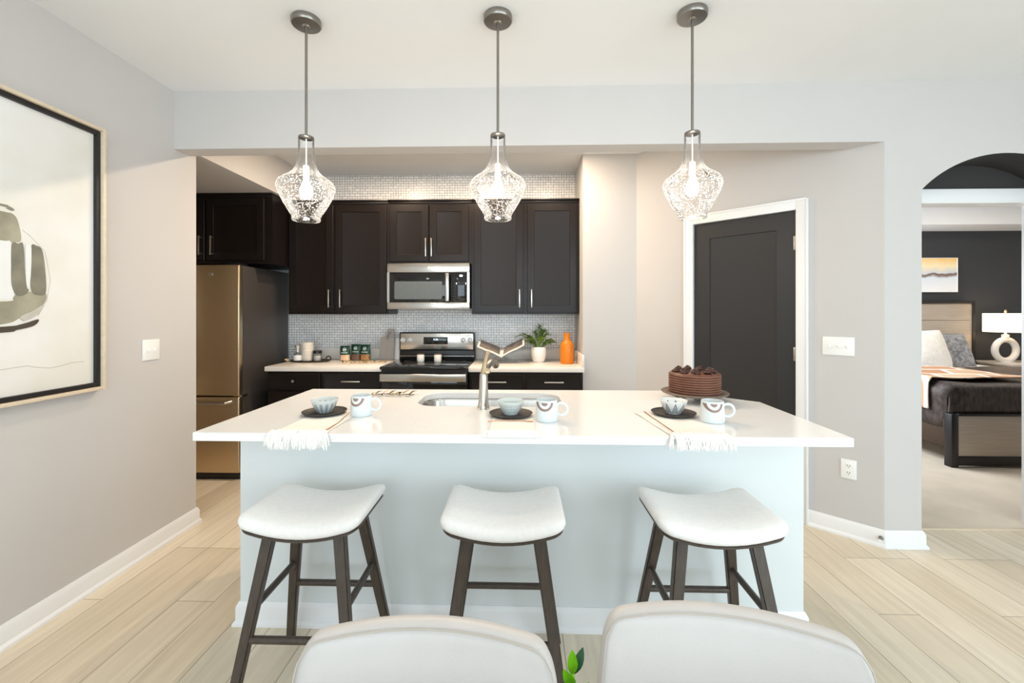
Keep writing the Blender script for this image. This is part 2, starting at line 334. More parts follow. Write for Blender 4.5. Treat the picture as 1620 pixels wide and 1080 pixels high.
def landscape():
    m, t, p = nt('bedroom_landscape_print')
    tc = N(t, 'ShaderNodeTexCoord'); sx = N(t, 'ShaderNodeSeparateXYZ'); L(t, tc, 'Object', sx, 0); f = math_chain(t)
    no = N(t, 'ShaderNodeTexNoise'); no.inputs['Scale'].default_value = 7; L(t, tc, 'Object', no, 0)
    v = f('ADD', sx.outputs[2], f('MULTIPLY', f('SUBTRACT', no.outputs[0], 0.5), 0.1))
    mr = N(t, 'ShaderNodeMapRange'); mr.inputs['From Min'].default_value = -0.24; mr.inputs['From Max'].default_value = 0.24; t.links.new(v, mr.inputs[0])
    rp = N(t, 'ShaderNodeValToRGB'); cr = rp.color_ramp
    cr.elements[0].position = 0; cr.elements[0].color = rgb(250, 252, 255); cr.elements[1].position = 1; cr.elements[1].color = rgb(255, 206, 116)
    for ps, c in ((0.42, (226, 236, 246)), (0.48, (150, 140, 140)), (0.53, (120, 92, 76)), (0.57, (214, 220, 228)), (0.75, (255, 240, 200))):
        e = cr.elements.new(ps); e.color = rgb(*c)
    L(t, mr, 0, rp, 0); L(t, rp, 0, p, 'Base Color'); p.inputs['Roughness'].default_value = 0.4
    return m
M['landscape'] = landscape()

# ------------------------------------------------------------------ mesh helpers
class MB:
    """collects shapes into one mesh"""
    def __init__(s): s.bm = bmesh.new()
    def add(s, b, mtx=None):
        if mtx is not None: bmesh.ops.transform(b, matrix=mtx, verts=b.verts)
        me = bpy.data.meshes.new('tmp'); b.to_mesh(me); b.free(); s.bm.from_mesh(me); bpy.data.meshes.remove(me)
        return s
    def box(s, x0, x1, y0, y1, z0, z1, bev=0.0, seg=2, mtx=None):
        b = bmesh.new(); bmesh.ops.create_cube(b, size=1)
        for v in b.verts: v.co = Vector(((x0 + x1) / 2 + v.co.x * (x1 - x0), (y0 + y1) / 2 + v.co.y * (y1 - y0), (z0 + z1) / 2 + v.co.z * (z1 - z0)))
        if bev: bmesh.ops.bevel(b, geom=list(b.edges), offset=bev, segments=seg, affect='EDGES', profile=0.5)
        return s.add(b, mtx)
    def prism(s, pts, z0, z1, bev=0.0, mtx=None):
        b = bmesh.new(); lo = [b.verts.new((x, y, z0)) for x, y in pts]; hi = [b.verts.new((x, y, z1)) for x, y in pts]; n = len(pts)
        b.faces.new(list(reversed(lo))); b.faces.new(hi)
        for i in range(n): b.faces.new((lo[i], lo[(i + 1) % n], hi[(i + 1) % n], hi[i]))
        bmesh.ops.recalc_face_normals(b, faces=b.faces)
        if bev: bmesh.ops.bevel(b, geom=list(b.edges), offset=bev, segments=2, affect='EDGES')
        return s.add(b, mtx)
    def lathe(s, prof, n=40, c=(0, 0, 0), mtx=None, closed=False, fx=1, fy=1):
        b = bmesh.new(); rings = []
        for r, z in prof:
            if r < 1e-6: rings.append([b.verts.new((c[0], c[1], c[2] + z))])
            else: rings.append([b.verts.new((c[0] + fx * r * math.cos(2 * PI * i / n), c[1] + fy * r * math.sin(2 * PI * i / n), c[2] + z)) for i in range(n)])
        ps = list(zip(rings, rings[1:]))
        if closed: ps.append((rings[-1], rings[0]))
        for A, B in ps:
            if len(A) == 1 and len(B) == 1: continue
            for i in range(n):
                j = (i + 1) % n
                if len(A) == 1: b.faces.new((A[0], B[j], B[i]))
                elif len(B) == 1: b.faces.new((A[i], A[j], B[0]))
                else: b.faces.new((A[i], A[j], B[j], B[i]))
        bmesh.ops.recalc_face_normals(b, faces=b.faces)
        return s.add(b, mtx)
    def tube(s, pts, r, n=10, cap=True, flat=1.0, loop=False):
        pts = [Vector(p) for p in pts]; m = len(pts); rs = r if isinstance(r, (list, tuple)) else [r] * m
        b = bmesh.new(); rings = []; up = None
        for k, p in enumerate(pts):
            if loop: tn = (pts[(k + 1) % m] - pts[k - 1]).normalized()
            else: tn = (pts[min(k + 1, m - 1)] - pts[max(k - 1, 0)]).normalized()
            if up is None:
                up = Vector((0, 0, 1)) if abs(tn.z) < 0.9 else Vector((0, 1, 0))
            u = (up - tn * up.dot(tn)).normalized(); w = tn.cross(u); up = u
            rings.append([b.verts.new(p + (u * math.cos(2 * PI * i / n) * flat + w * math.sin(2 * PI * i / n)) * rs[k]) for i in range(n)])
        pr = list(zip(rings, rings[1:])) + ([(rings[-1], rings[0])] if loop else [])
        for A, B in pr:
            for i in range(n): b.faces.new((A[i], A[(i + 1) % n], B[(i + 1) % n], B[i]))
        if cap and not loop: b.faces.new(list(reversed(rings[0]))); b.faces.new(rings[-1])
        bmesh.ops.recalc_face_normals(b, faces=b.faces)
        return s.add(b)
    def bar(s, p, q, w0, d0, w1=None, d1=None, bev=0.003):
        """rectangular bar from p to q, w along x, d along y"""
        w1 = w0 if w1 is None else w1; d1 = d0 if d1 is None else d1
        b = bmesh.new(); A = []; B = []
        for sx, sy in ((-1, -1), (1, -1), (1, 1), (-1, 1)):
            A.append(b.verts.new((p[0] + sx * w0 / 2, p[1] + sy * d0 / 2, p[2]))); B.append(b.verts.new((q[0] + sx * w1 / 2, q[1] + sy * d1 / 2, q[2])))
        b.faces.new(A); b.faces.new(B)
        for i in range(4): b.faces.new((A[i], A[(i + 1) % 4], B[(i + 1) % 4], B[i]))
        bmesh.ops.recalc_face_normals(b, faces=b.faces)
        if bev: bmesh.ops.bevel(b, geom=list(b.edges), offset=bev, segments=2, affect='EDGES')
        return s.add(b)
    def grid(s, fn, nu, nv, closed_u=False):
        b = bmesh.new(); V = [[b.verts.new(fn(i / (nu if closed_u else nu - 1), j / (nv - 1))) for i in range(nu)] for j in range(nv)]
        for j in range(nv - 1):
            for i in range(nu if closed_u else nu - 1):
                k = (i + 1) % nu; b.faces.new((V[j][i], V[j][k], V[j + 1][k], V[j + 1][i]))
        bmesh.ops.recalc_face_normals(b, faces=b.faces)
        return s.add(b)
    def leaf(s, base, tip, w, up=(0, 0, 1), bend=0.15, n=6, thick=0.0006):
        base = Vector(base); tip = Vector(tip); ax = tip - base; ln = ax.length; side = ax.cross(Vector(up))
        if side.length < 1e-5: side = ax.cross(Vector((1, 0, 0)))
        side.normalize(); nrm = side.cross(ax).normalized()
        b = bmesh.new(); rows = []
        for k in range(n + 1):
            u = k / n; ww = w * math.sin(PI * min(0.98, 0.06 + 0.92 * u)) ** 0.8 / 2
            c = base + ax * u + nrm * (bend * ln * math.sin(PI * u))
            rows.append([b.verts.new(c - side * ww + nrm * ww * 0.25), b.verts.new(c), b.verts.new(c + side * ww + nrm * ww * 0.25)])
        for A, B in zip(rows, rows[1:]):
            b.faces.new((A[0], A[1], B[1], B[0])); b.faces.new((A[1], A[2], B[2], B[1]))
        if thick:
            g = bmesh.ops.solidify(b, geom=list(b.faces), thickness=thick)
        return s.add(b)
    def build(s, name, m, parent=None, ang=38, loc=None, flat=False):
        me = bpy.data.meshes.new(name); s.bm.to_mesh(me); s.bm.free()
        for p in me.polygons: p.use_smooth = not flat
        if not flat: me.set_sharp_from_angle(angle=R(ang))
        me.materials.append(m)
        o = bpy.data.objects.new(name, me); C.objects.link(o)
        if parent: o.parent = parent
        if loc: o.location = loc
        return o
def tag(o, label, cat, group=None, kind=None):
    o['label'] = label; o['category'] = cat
    if group: o['group'] = group
    if kind: o['kind'] = kind
    return o
def thing(name, label, cat, loc=(0, 0, 0), rz=0, group=None):
    o = bpy.data.objects.new(name, None); C.objects.link(o); o.empty_display_size = 0.1
    o.location = loc; o.rotation_euler = (0, 0, rz)
    return tag(o, label, cat, group)
def struct(o, label, cat):
    o['kind'] = 'structure'; o['label'] = label; o['category'] = cat
    return o
def copy_tree(o, parent=None):
    c = o.copy(); C.objects.link(c)
    if parent: c.parent = parent
    for ch in [x for x in bpy.data.objects if x.parent == o and x != c]: copy_tree(ch, c)
    return c
def arc(cx, cy, r, a0, a1, n): return [(cx + r * math.cos(R(a0 + (a1 - a0) * i / n)), cy + r * math.sin(R(a0 + (a1 - a0) * i / n))) for i in range(n + 1)]
def rrect(x0, x1, y0, y1, r, n=6):
    return arc(x1 - r, y0 + r, r, -90, 0, n) + arc(x1 - r, y1 - r, r, 0, 90, n) + arc(x0 + r, y1 - r, r, 90, 180, n) + arc(x0 + r, y0 + r, r, 180, 270, n)

# ------------------------------------------------------------------ the room
CZ = 2.73          # ceiling height
struct(MB().box(-3.4, 7.8, -3.6, 2.845, -0.05, 0).box(-3.4, 2.3, 2.845, 4.4, -0.05, 0).build('floor', M['floor']), 'light oak plank floor of living room and kitchen', 'floor')
struct(MB().box(2.3, 7.8, 2.845, 6.3, -0.05, 0.002).build('floor_bedroom', M['carpet']), 'beige carpet on the bedroom floor', 'floor')
struct(MB().box(2.36, 3.34, 2.832, 2.858, 0.0, 0.006, 0.002).build('trim_threshold', M['oak']), 'thin threshold strip between plank floor and bedroom carpet', 'trim')
struct(MB().box(-3.4, 4.7, -3.6, 4.4, CZ, CZ + 0.05).build('ceiling', M['ceil']), 'plain off-white ceiling over living room and kitchen', 'ceiling')
struct(MB().box(-2.26, -2.12, -3.6, 2.80, 0, CZ).build('wall_left', M['wall']), 'greige side wall with the framed artwork', 'wall')
# living-room wall behind the camera and right wall, both with window openings
mb = MB(); mb.box(-2.26, -1.7, -3.6, -3.5, 0, CZ).box(0.5, 1.5, -3.6, -3.5, 0, CZ).box(3.7, 4.7, -3.6, -3.5, 0, CZ).box(-1.7, 0.5, -3.6, -3.5, 0, 0.1).box(-1.7, 0.5, -3.6, -3.5, 2.5, CZ).box(1.5, 3.7, -3.6, -3.5, 0, 0.1).box(1.5, 3.7, -3.6, -3.5, 2.5, CZ)
struct(mb.build('wall_rear', M['wall']), 'greige living room wall with two windows', 'wall')
mb = MB(); mb.box(4.6, 4.7, -3.6, -2.9, 0, CZ).box(4.6, 4.7, -0.7, 2.62, 0, CZ).box(4.6, 4.7, -2.9, -0.7, 0, 0.1).box(4.6, 4.7, -2.9, -0.7, 2.5, CZ)
struct(mb.build('wall_right', M['wall']), 'greige living room side wall with one window', 'wall')
# kitchen walls
struct(MB().box(-3.35, 0.55, 4.28, 4.38, 0, CZ).build('wall_back', M['mosaic']), 'kitchen rear wall covered in small pale stone mosaic', 'wall')
struct(MB().box(-3.4, -3.28, 2.7, 4.3, 0, CZ).build('wall_kitchen_left', M['wall']), 'greige kitchen wall beside the refrigerator', 'wall')
struct(MB().box(-3.3, -2.26, 2.70, 2.80, 0, CZ).build('wall_kitchen_front', M['wall']), 'greige kitchen return wall', 'wall')
struct(MB().box(-3.3, -2.10, 2.74, 4.28, 2.405, CZ).build('ceiling_soffit', M['wall']), 'lowered greige soffit above the refrigerator cabinet', 'ceiling')
struct(MB().prism([(0.541, 3.76), (1.00, 3.76), (1.00, 4.38), (0.541, 4.38)], 0, CZ).build('wall_partition', M['wall']), 'greige partition end at the right of the kitchen counter', 'wall')
# 45 degree wall with the pantry door: local x runs along the wall from its near corner, local y goes behind it
AW = Matrix.Translation((2.138, 2.62, 0)) @ Matrix.Rotation(R(135), 4, 'Z')
AWR = Matrix.Translation((2.138, 2.62, 0)) @ Matrix.Rotation(R(135), 4, 'Z') @ Matrix.Scale(-1, 4, (0, 1, 0))
def onwall(o): o.matrix_world = Matrix.Translation((2.138, 2.62, 0)) @ Matrix.Rotation(R(-45), 4, 'Z'); return o
# in that frame x is negative going away from the corner (x = -s), -y faces the room
D0, D1, DT = -1.128, -0.436, 2.058
mb = MB().box(D1, 0, 0, 0.1, 0, CZ).box(-1.612, D0, 0, 0.1, 0, CZ).box(D0, D1, 0, 0.1, DT, CZ)
struct(onwall(mb.build('wall_angled', M['wall'])), 'angled greige wall holding the charcoal pantry door', 'wall')
mb = MB(); CW = 0.064
mb.box(D0 - CW, D0 + 0.006, -0.018, 0.0, 0, DT + CW, 0.003).box(D1 - 0.006, D1 + CW, -0.018, 0.0, 0, DT + CW, 0.003).box(D0 + 0.006, D1 - 0.006, -0.018, 0.0, DT - 0.006, DT + CW, 0.003)
mb.box(D0 - CW, D0 - CW + 0.014, -0.024, -0.016, 0, DT + CW, 0.003).box(D1 + CW - 0.014, D1 + CW, -0.024, -0.016, 0, DT + CW, 0.003).box(D0 - CW, D1 + CW, -0.024, -0.016, DT + CW - 0.014, DT + CW, 0.003)
mb.box(D0, D0 + 0.005, 0, 0.1, 0, DT).box(D1 - 0.005, D1, 0, 0.1, 0, DT).box(D0, D1, 0, 0.1, DT - 0.005, DT)
struct(onwall(mb.build('trim_door', M['trim'])), 'white casing around the charcoal pantry door', 'trim')
def panel_front(x0, x1, z0, z1, y, t, rail, rec=0.008, step=0.008, top=None, bot=None):
    """slab with one recessed panel; front face at y facing -y, thickness t"""
    top = top or rail; bot = bot or rail
    b = bmesh.new()
    def loop(a, bb, c, d, yy): return [b.verts.new(p) for p in ((a, yy, c), (bb, yy, c), (bb, yy, d), (a, yy, d))]
    e = 0.002
    Ls = [loop(x0, x1, z0, z1, y + t), loop(x0, x1, z0, z1, y + e), loop(x0 + e, x1 - e, z0 + e, z1 - e, y), loop(x0 + rail, x1 - rail, z0 + bot, z1 - top, y),
          loop(x0 + rail + 0.002, x1 - rail - 0.002, z0 + bot + 0.002, z1 - top - 0.002, y + rec * 0.75), loop(x0 + rail + step, x1 - rail - step, z0 + bot + step, z1 - top - step, y + rec)]
    for A, B in zip(Ls, Ls[1:]):
        for i in range(4): b.faces.new((A[i], A[(i + 1) % 4], B[(i + 1) % 4], B[i]))
    b.faces.new(Ls[0]); b.faces.new(Ls[-1]); bmesh.ops.recalc_face_normals(b, faces=b.faces)
    return b
d = MB().add(panel_front(D0 + 0.008, D1 - 0.008, 0.012, DT - 0.009, 0.008, 0.035, 0.115, 0.010, 0.012, 0.115, 0.2)).build('door_1', M['charcoal'])
struct(onwall(d), 'charcoal single-panel pantry door in the angled wall', 'door')
for z in (1.835, 1.10, 0.30):
    MB().box(D1 - 0.022, D1 + 0.004, -0.004, 0.006, z - 0.045, z + 0.045, 0.001).tube([(D1 - 0.006, -0.006, z - 0.047), (D1 - 0.006, -0.006, z + 0.047)], 0.006).build('hinge', M['nickel'], d)
MB().lathe([(0.0, 0), (0.024, 0), (0.024, 0.006), (0.009, 0.01), (0.009, 0.03), (0.024, 0.036), (0.027, 0.05), (0.02, 0.06), (0, 0.062)], 24, mtx=Matrix.Translation((D0 + 0.065, 0.008, 0.86)) @ Matrix.Rotation(R(90), 4, 'X')).build('door_knob', M['nickel'], d)
# arch wall and bedroom doorway wall
AX0, AX1, ASP, AAP = 2.352, 3.33, 2.095, 2.305
def arch_pts(n=28):
    half = (AX1 - AX0) / 2; rise = AAP - ASP; r = (half * half + rise * rise) / (2 * rise); cx = (AX0 + AX1) / 2; cz = AAP - r
    a = math.asin(half / r)
    return [(cx + r * math.sin(-a + 2 * a * i / n), cz + r * math.cos(-a + 2 * a * i / n)) for i in range(n + 1)]
AP = arch_pts()
def arch_wall(y0, y1, BZ=2.378):
    b = bmesh.new()
    xs = [2.138, AX0] + [p[0] for p in AP[1:-1]] + [AX1, 4.7]
    def zb(x):
        for p in AP:
            if abs(p[0] - x) < 1e-6: return p[1]
    for yy in (y0, y1):
        pts = [(2.138, 0), (AX0, 0)] + AP + [(AX1, 0), (4.7, 0), (4.7, CZ)]
        # strips so that faces stay simple
    def quad(a, c): 
        vs = [b.verts.new(v) for v in a]; b.faces.new(vs)
    def col(xa, za, xb, zb_):
        quad([(xa, y0, za), (xb, y0, zb_), (xb, y0, CZ), (xa, y0, CZ)], 0); quad([(xa, y1, za), (xb, y1, zb_), (xb, y1, CZ), (xa, y1, CZ)], 0)
    col(2.138, 0, AX0, 0); col(AX1, 0, 4.7, 0)
    for p, q in zip(AP, AP[1:]): col(p[0], p[1], q[0], q[1])
    col(-2.12, BZ, 2.138, BZ); quad([(-2.12, y0, BZ), (2.138, y0, BZ), (2.138, y1, BZ), (-2.12, y1, BZ)], 0)
    # jamb faces
    quad([(AX0, y0, 0), (AX0, y1, 0), (AX0, y1, ASP), (AX0, y0, ASP)], 0); quad([(AX1, y0, 0), (AX1, y1, 0), (AX1, y1, ASP), (AX1, y0, ASP)], 0)
    bmesh.ops.remove_doubles(b, verts=b.verts, dist=1e-5); bmesh.ops.recalc_face_normals(b, faces=b.faces)
    return b
aw = struct(MB().add(arch_wall(2.62, 2.742)).build('wall_arch', M['wall'], flat=True), 'greige wall with the arched bedroom opening and the dropped beam over the island', 'wall')
# charcoal arch lining
b = bmesh.new(); A = [b.verts.new((x, 2.622, z)) for x, z in AP]; B = [b.verts.new((x, 2.845, z)) for x, z in AP]
A2 = [b.verts.new((x, 2.622, z + 0.004)) for x, z in AP]; B2 = [b.verts.new((x, 2.845, z + 0.004)) for x, z in AP]
for i in range(len(AP) - 1): b.faces.new((A[i], A[i + 1], B[i + 1], B[i])); b.faces.new((A2[i], A2[i + 1], B2[i + 1], B2[i])); b.faces.new((A[i], A[i + 1], A2[i + 1], A2[i]))
struct(MB().add(b).build('trim_arch', M['charwall']), 'charcoal painted underside of the arch', 'trim')
BD0, BD1, BDT = 2.40, 3.285, 2.085
struct(MB().box(2.14, BD0, 2.845, 2.93, 0, CZ).box(BD1, 4.7, 2.845, 2.93, 0, CZ).box(BD0, BD1, 2.845, 2.93, BDT, CZ).build('wall_doorway', M['charwall']), 'charcoal wall above the bedroom doorway', 'wall')
struct(MB().box(BD0 - 0.02, BD0 + 0.01, 2.828, 2.94, 0, BDT + 0.07, 0.003).box(BD1 - 0.012, BD1 + 0.03, 2.828, 2.94, 0, BDT + 0.07, 0.003).box(BD0 - 0.02, BD1 + 0.03, 2.828, 2.845, BDT - 0.012, BDT + 0.07, 0.003).box(BD0, BD1, 2.83, 2.94, BDT - 0.02, BDT, 0.003).build('trim_bedroom_door', M['trim']), 'white casing of the bedroom doorway', 'trim')
# bedroom
struct(MB().box(2.2, 7.8, 6.2, 6.3, 0, 2.8).build('wall_bedroom_back', M['accent']), 'charcoal dotted accent wall behind the bed', 'wall')
struct(MB().box(2.2, 2.3, 2.93, 6.2, 0, 2.8).box(7.7, 7.8, 2.8, 6.2, 0, 2.8).box(4.7, 7.7, 2.8, 2.93, 0, 2.8).build('wall_bedroom_sides', M['wall']), 'greige bedroom side walls', 'wall')
struct(MB().box(2.3, 7.7, 5.72, 6.2, 2.495, 2.83).box(2.3, 7.7, 2.93, 3.4, 2.495, 2.83).box(2.3, 2.8, 3.4, 5.72, 2.495, 2.83).box(7.2, 7.7, 3.4, 5.72, 2.495, 2.83).box(2.2, 7.8, 2.93, 6.3, 2.79, 2.84).build('ceiling_bedroom', M['ceil']), 'cream bedroom tray ceiling', 'ceiling')
# baseboards
BP = [(0, 0), (0.024, 0), (0.024, 0.012), (0.018, 0.02), (0.014, 0.024), (0.014, 0.078), (0.010, 0.088), (0.004, 0.1), (0, 0.1)]
def baseboard(name, path, label, closed=False, m='trim'):
    """path of (x, y): the board lies on the left side of travel"""
    b = bmesh.new(); n = len(path); rows = []
    for i, p in enumerate(path):
        p = Vector(p)
        def dirn(a, c): return (Vector(path[c % n]) - Vector(path[a % n])).normalized()
        if closed: d0, d1 = dirn(i - 1, i), dirn(i, i + 1)
        else: d0 = dirn(max(i - 1, 0), max(i - 1, 0) + 1); d1 = dirn(min(i, n - 2), min(i, n - 2) + 1)
        n0 = Vector((-d0.y, d0.x)); n1 = Vector((-d1.y, d1.x)); mv = (n0 + n1); mv = mv / max(0.3, mv.dot(n0)) 
        rows.append([b.verts.new((p.x + mv.x * u, p.y + mv.y * u, w)) for u, w in BP])
    k = len(BP)
    for i in range(n if closed else n - 1):
        A, B = rows[i], rows[(i + 1) % n]
        for j in range(k): b.faces.new((A[j], A[(j + 1) % k], B[(j + 1) % k], B[j]))
    if not closed: b.faces.new(rows[0]); b.faces.new(list(reversed(rows[-1])))
    bmesh.ops.recalc_face_normals(b, faces=b.faces)
    return struct(MB().add(b).build(name, M[m], ang=25), label, 'baseboard')
baseboard('baseboard_left', [(-2.26, 2.80), (-2.12, 2.80), (-2.12, -3.5)], 'white baseboard along the side wall with the artwork')
ca = Matrix.Translation((2.138, 2.62, 0)) @ Matrix.Rotation(R(-45), 4, 'Z')
q = ca @ Vector((D1 + CW, 0, 0))
baseboard('baseboard_right', [(AX0, 2.742), (AX0, 2.62), (2.138, 2.62), (q.x, q.y)], 'white baseboard wrapping the angled wall and arch corner')
baseboard('baseboard_arch', [(4.6, 2.62), (AX1, 2.62), (AX1, 2.742)], 'white baseboard on the wall to the right of the arch')
q0 = ca @ Vector((D0 - CW, 0, 0)); 
baseboard('baseboard_pantry', [(q0.x, q0.y), (0.998, 3.76), (0.56, 3.76)], 'white baseboard behind the island beside the pantry door')
# windows behind the camera
for i, (kind, a0, a1) in enumerate((('rear', -1.7, 0.5), ('rear', 1.5, 3.7), ('right', -2.9, -0.7))):
    mb = MB(); w = 0.05; mid = (a0 + a1) / 2
    rects = [(a0, a0 + w, 0.1, 2.5), (a1 - w, a1, 0.1, 2.5), (mid - w / 2, mid + w / 2, 0.1, 2.5), (a0, a1, 0.1, 0.1 + w), (a0, a1, 2.5 - w, 2.5)]
    for r0, r1, z0, z1 in rects:
        if kind == 'rear': mb.box(r0, r1, -3.56, -3.47, z0, z1, 0.003)
        else: mb.box(4.57, 4.66, r0, r1, z0, z1, 0.003)
    struct(mb.build('window_%d' % (i + 1), M['trim']), ('white two-light window on the left of the rear wall', 'white two-light window on the right of the rear wall', 'white two-light window in the side wall')[i], 'window')

# ------------------------------------------------------------------ wall plates
def plate(name, label, cat, mtx, w, h, kind, n=1):
    t = thing(name, label, cat); t.matrix_world = mtx
    MB().box(-w / 2, w / 2, -0.006, 0, -h / 2, h / 2, 0.0025).build('cover_plate', M['plasticwhite'], t)
    for k in range(n):
        x = (k - (n - 1) / 2) * 0.046
        if kind == 'switch':
            MB().box(x - 0.006, x + 0.006, -0.014, -0.004, -0.011, 0.009, 0.002).build('toggle', M['plasticwhite'], t)
        else:
            for z in (0.021, -0.021):
                o = MB().prism(rrect(-0.017, 0.017, -0.014, 0.014, 0.008), 0, 0.0025, mtx=Matrix.Translation((0, -0.0055, z)) @ Matrix.Rotation(R(90), 4, 'X')).build('socket', M['plasticwhite'], t)
                MB().box(-0.0075, -0.005, -0.0092, -0.0078, z - 0.002, z + 0.007).box(0.005, 0.0075, -0.0092, -0.0078, z - 0.002, z + 0.007).box(-0.002, 0.002, -0.0092, -0.0078, z - 0.010, z - 0.006).build('slot', M['slot'], o)
    return t
LW = Matrix.Translation((-2.12, 2.447, 1.162)) @ Matrix.Rotation(R(90), 4, 'Z')
plate('light_switch', 'white double toggle switch on the wall beside the framed artwork', 'light switch', LW, 0.115, 0.118, 'switch', 2)
plate('light_switch', 'white triple toggle switch right of the charcoal door', 'light switch', ca @ Matrix.Translation((-0.218, 0, 1.166)), 0.162, 0.115, 'switch', 3)
plate('electrical_outlet', 'white duplex outlet low on the wall right of the charcoal door', 'outlet', ca @ Matrix.Translation((-0.166, 0, 0.414)), 0.078, 0.118, 'outlet')
t = thing('door_stop', 'small metal spring door stop on the white baseboard corner', 'door stop'); t.matrix_world = ca @ Matrix.Translation((-0.012, -0.014, 0.055))
MB().lathe([(0, 0), (0.012, 0), (0.012, 0.006), (0.006, 0.008), (0.006, 0.05), (0, 0.05)], 16, mtx=Matrix.Rotation(R(90), 4, 'X')).build('spring', M['pewter'], t)
MB().lathe([(0, 0.048), (0.008, 0.048), (0.009, 0.058), (0, 0.06)], 16, mtx=Matrix.Rotation(R(90), 4, 'X')).build('rubber_tip', M['plasticwhite'], t)

# ------------------------------------------------------------------ framed artwork on the left wall (local x along wall toward the kitchen, -y into the room)
PW, PH = 1.42, 1.30
t = thing('framed_artwork', 'large abstract vase watercolour in oak and black frame on the side wall', 'artwork')
t.matrix_world = Matrix.Translation((-2.12, 2.135 - PW / 2, 1.643)) @ Matrix.Rotation(R(90), 4, 'Z')
hw, hh = PW / 2, PH / 2
def ring(mb, x0, x1, z0, z1, w, y0, y1, bev=0.002):
    mb.box(x0, x0 + w, y0, y1, z0, z1, bev); mb.box(x1 - w, x1, y0, y1, z0, z1, bev); mb.box(x0 + w, x1 - w, y0, y1, z0, z0 + w, bev); mb.box(x0 + w, x1 - w, y0, y1, z1 - w, z1, bev); return mb
ring(MB(), -hw, hw, -hh, hh, 0.016, -0.045, -0.001).build('outer_frame', M['oak'], t)
ring(MB(), -hw + 0.016, hw - 0.016, -hh + 0.016, hh - 0.016, 0.022, -0.030, -0.004).build('inner_frame', M['blackframe'], t)
pap = MB().box(-hw + 0.038, hw - 0.038, -0.014, -0.004, -hh + 0.038, hh - 0.038).build('artwork_sheet', M['art'], t)
def blob(pts, y, m, name='brush_stroke'):
    MB().prism([(x, z) for x, z in pts], 0, 0.0008, mtx=Matrix.Translation((0, y, 0)) @ Matrix.Rotation(R(90), 4, 'X')).build(name, M[m], pap)
def smooth(pts, n=8):
    out = []; m = len(pts)
    for i in range(m):
        p0, p1, p2, p3 = (Vector(pts[(i + k) % m]) for k in (-1, 0, 1, 2))
        for j in range(n):
            u = j / n; out.append(tuple(0.5 * ((2 * p1) + (p2 - p0) * u + (2 * p0 - 5 * p1 + 4 * p2 - p3) * u * u + (3 * p1 - p0 - 3 * p2 + p3) * u ** 3)))
    return out
blob(smooth([(0.0, 0.15), (0.284, 0.146), (0.328, 0.143), (0.347, 0.116), (0.359, 0.043), (0.336, 0.026), (0.284, 0.028), (0.0, 0.03)]), -0.0145, 'artolive')
blob(smooth([(-0.18, -0.20), (0.284, -0.221), (0.328, -0.198), (0.382, -0.178), (0.453, -0.18), (0.448, -0.227), (0.398, -0.264), (0.359, -0.286), (0.284, -0.315), (0.0, -0.33), (-0.15, -0.29)]), -0.0145, 'artolive')
blob(smooth([(0.10, 0.03), (0.284, 0.026), (0.321, 0.017), (0.321, -0.133), (0.332, -0.198), (0.284, -0.213), (0.10, -0.2)]), -0.0152, 'artpale')
blob(smooth([(0.324, 0.017), (0.347, 0.023), (0.366, 0.02), (0.373, -0.103), (0.386, -0.174), (0.351, -0.197), (0.328, -0.168), (0.322, -0.089)]), -0.0156, 'artgrey')
blob(smooth([(0.396, 0.016), (0.415, 0.025), (0.44, 0.005), (0.453, -0.096), (0.453, -0.18), (0.423, -0.19), (0.398, -0.173), (0.393, -0.101)]), -0.0156, 'artgrey')
blob(smooth([(0.374, 0.012), (0.386, 0.023), (0.396, 0.013), (0.394, -0.101), (0.386, -0.165), (0.376, -0.129)]), -0.0160, 'artpale')
blob(smooth([(-0.20, 0.02), (-0.05, 0.03), (0.05, 0.0), (0.03, -0.2), (-0.12, -0.22), (-0.22, -0.1)]), -0.0156, 'artgrey')
blob(smooth([(0.355, -0.284), (0.398, -0.261), (0.444, -0.233), (0.423, -0.273), (0.374, -0.302)]), -0.0160, 'artwash')
blob(smooth([(-0.1, -0.335), (0.284, -0.324), (0.359, -0.315), (0.423, -0.296), (0.407, -0.323), (0.343, -0.339), (0.284, -0.348), (-0.1, -0.35)]), -0.0164, 'artdark')
blob(smooth([(0.05, 0.175), (0.284, 0.176), (0.313, 0.172), (0.334, 0.162), (0.324, 0.155), (0.306, 0.161), (0.284, 0.167), (0.05, 0.166)]), -0.0156, 'artgrey')
MB().tube([(p[0], -0.0142, p[1]) for p in [(0.363, 0.084), (0.398, 0.059), (0.453, 0.003), (0.474, -0.122), (0.459, -0.217), (0.423, -0.282)]], 0.0012, 5).build('pencil_line', M['artwash'], pap)
MB().tube([(p[0], -0.0142, p[1]) for p in [(-0.6, -0.50), (-0.3, -0.505), (0.0, -0.50), (0.284, -0.499), (0.328, -0.496), (0.382, -0.494), (0.423, -0.506), (0.474, -0.515), (0.519, -0.511), (0.567, -0.502), (0.626, -0.503)]], 0.0014, 5).build('pencil_line', M['artwash'], pap)

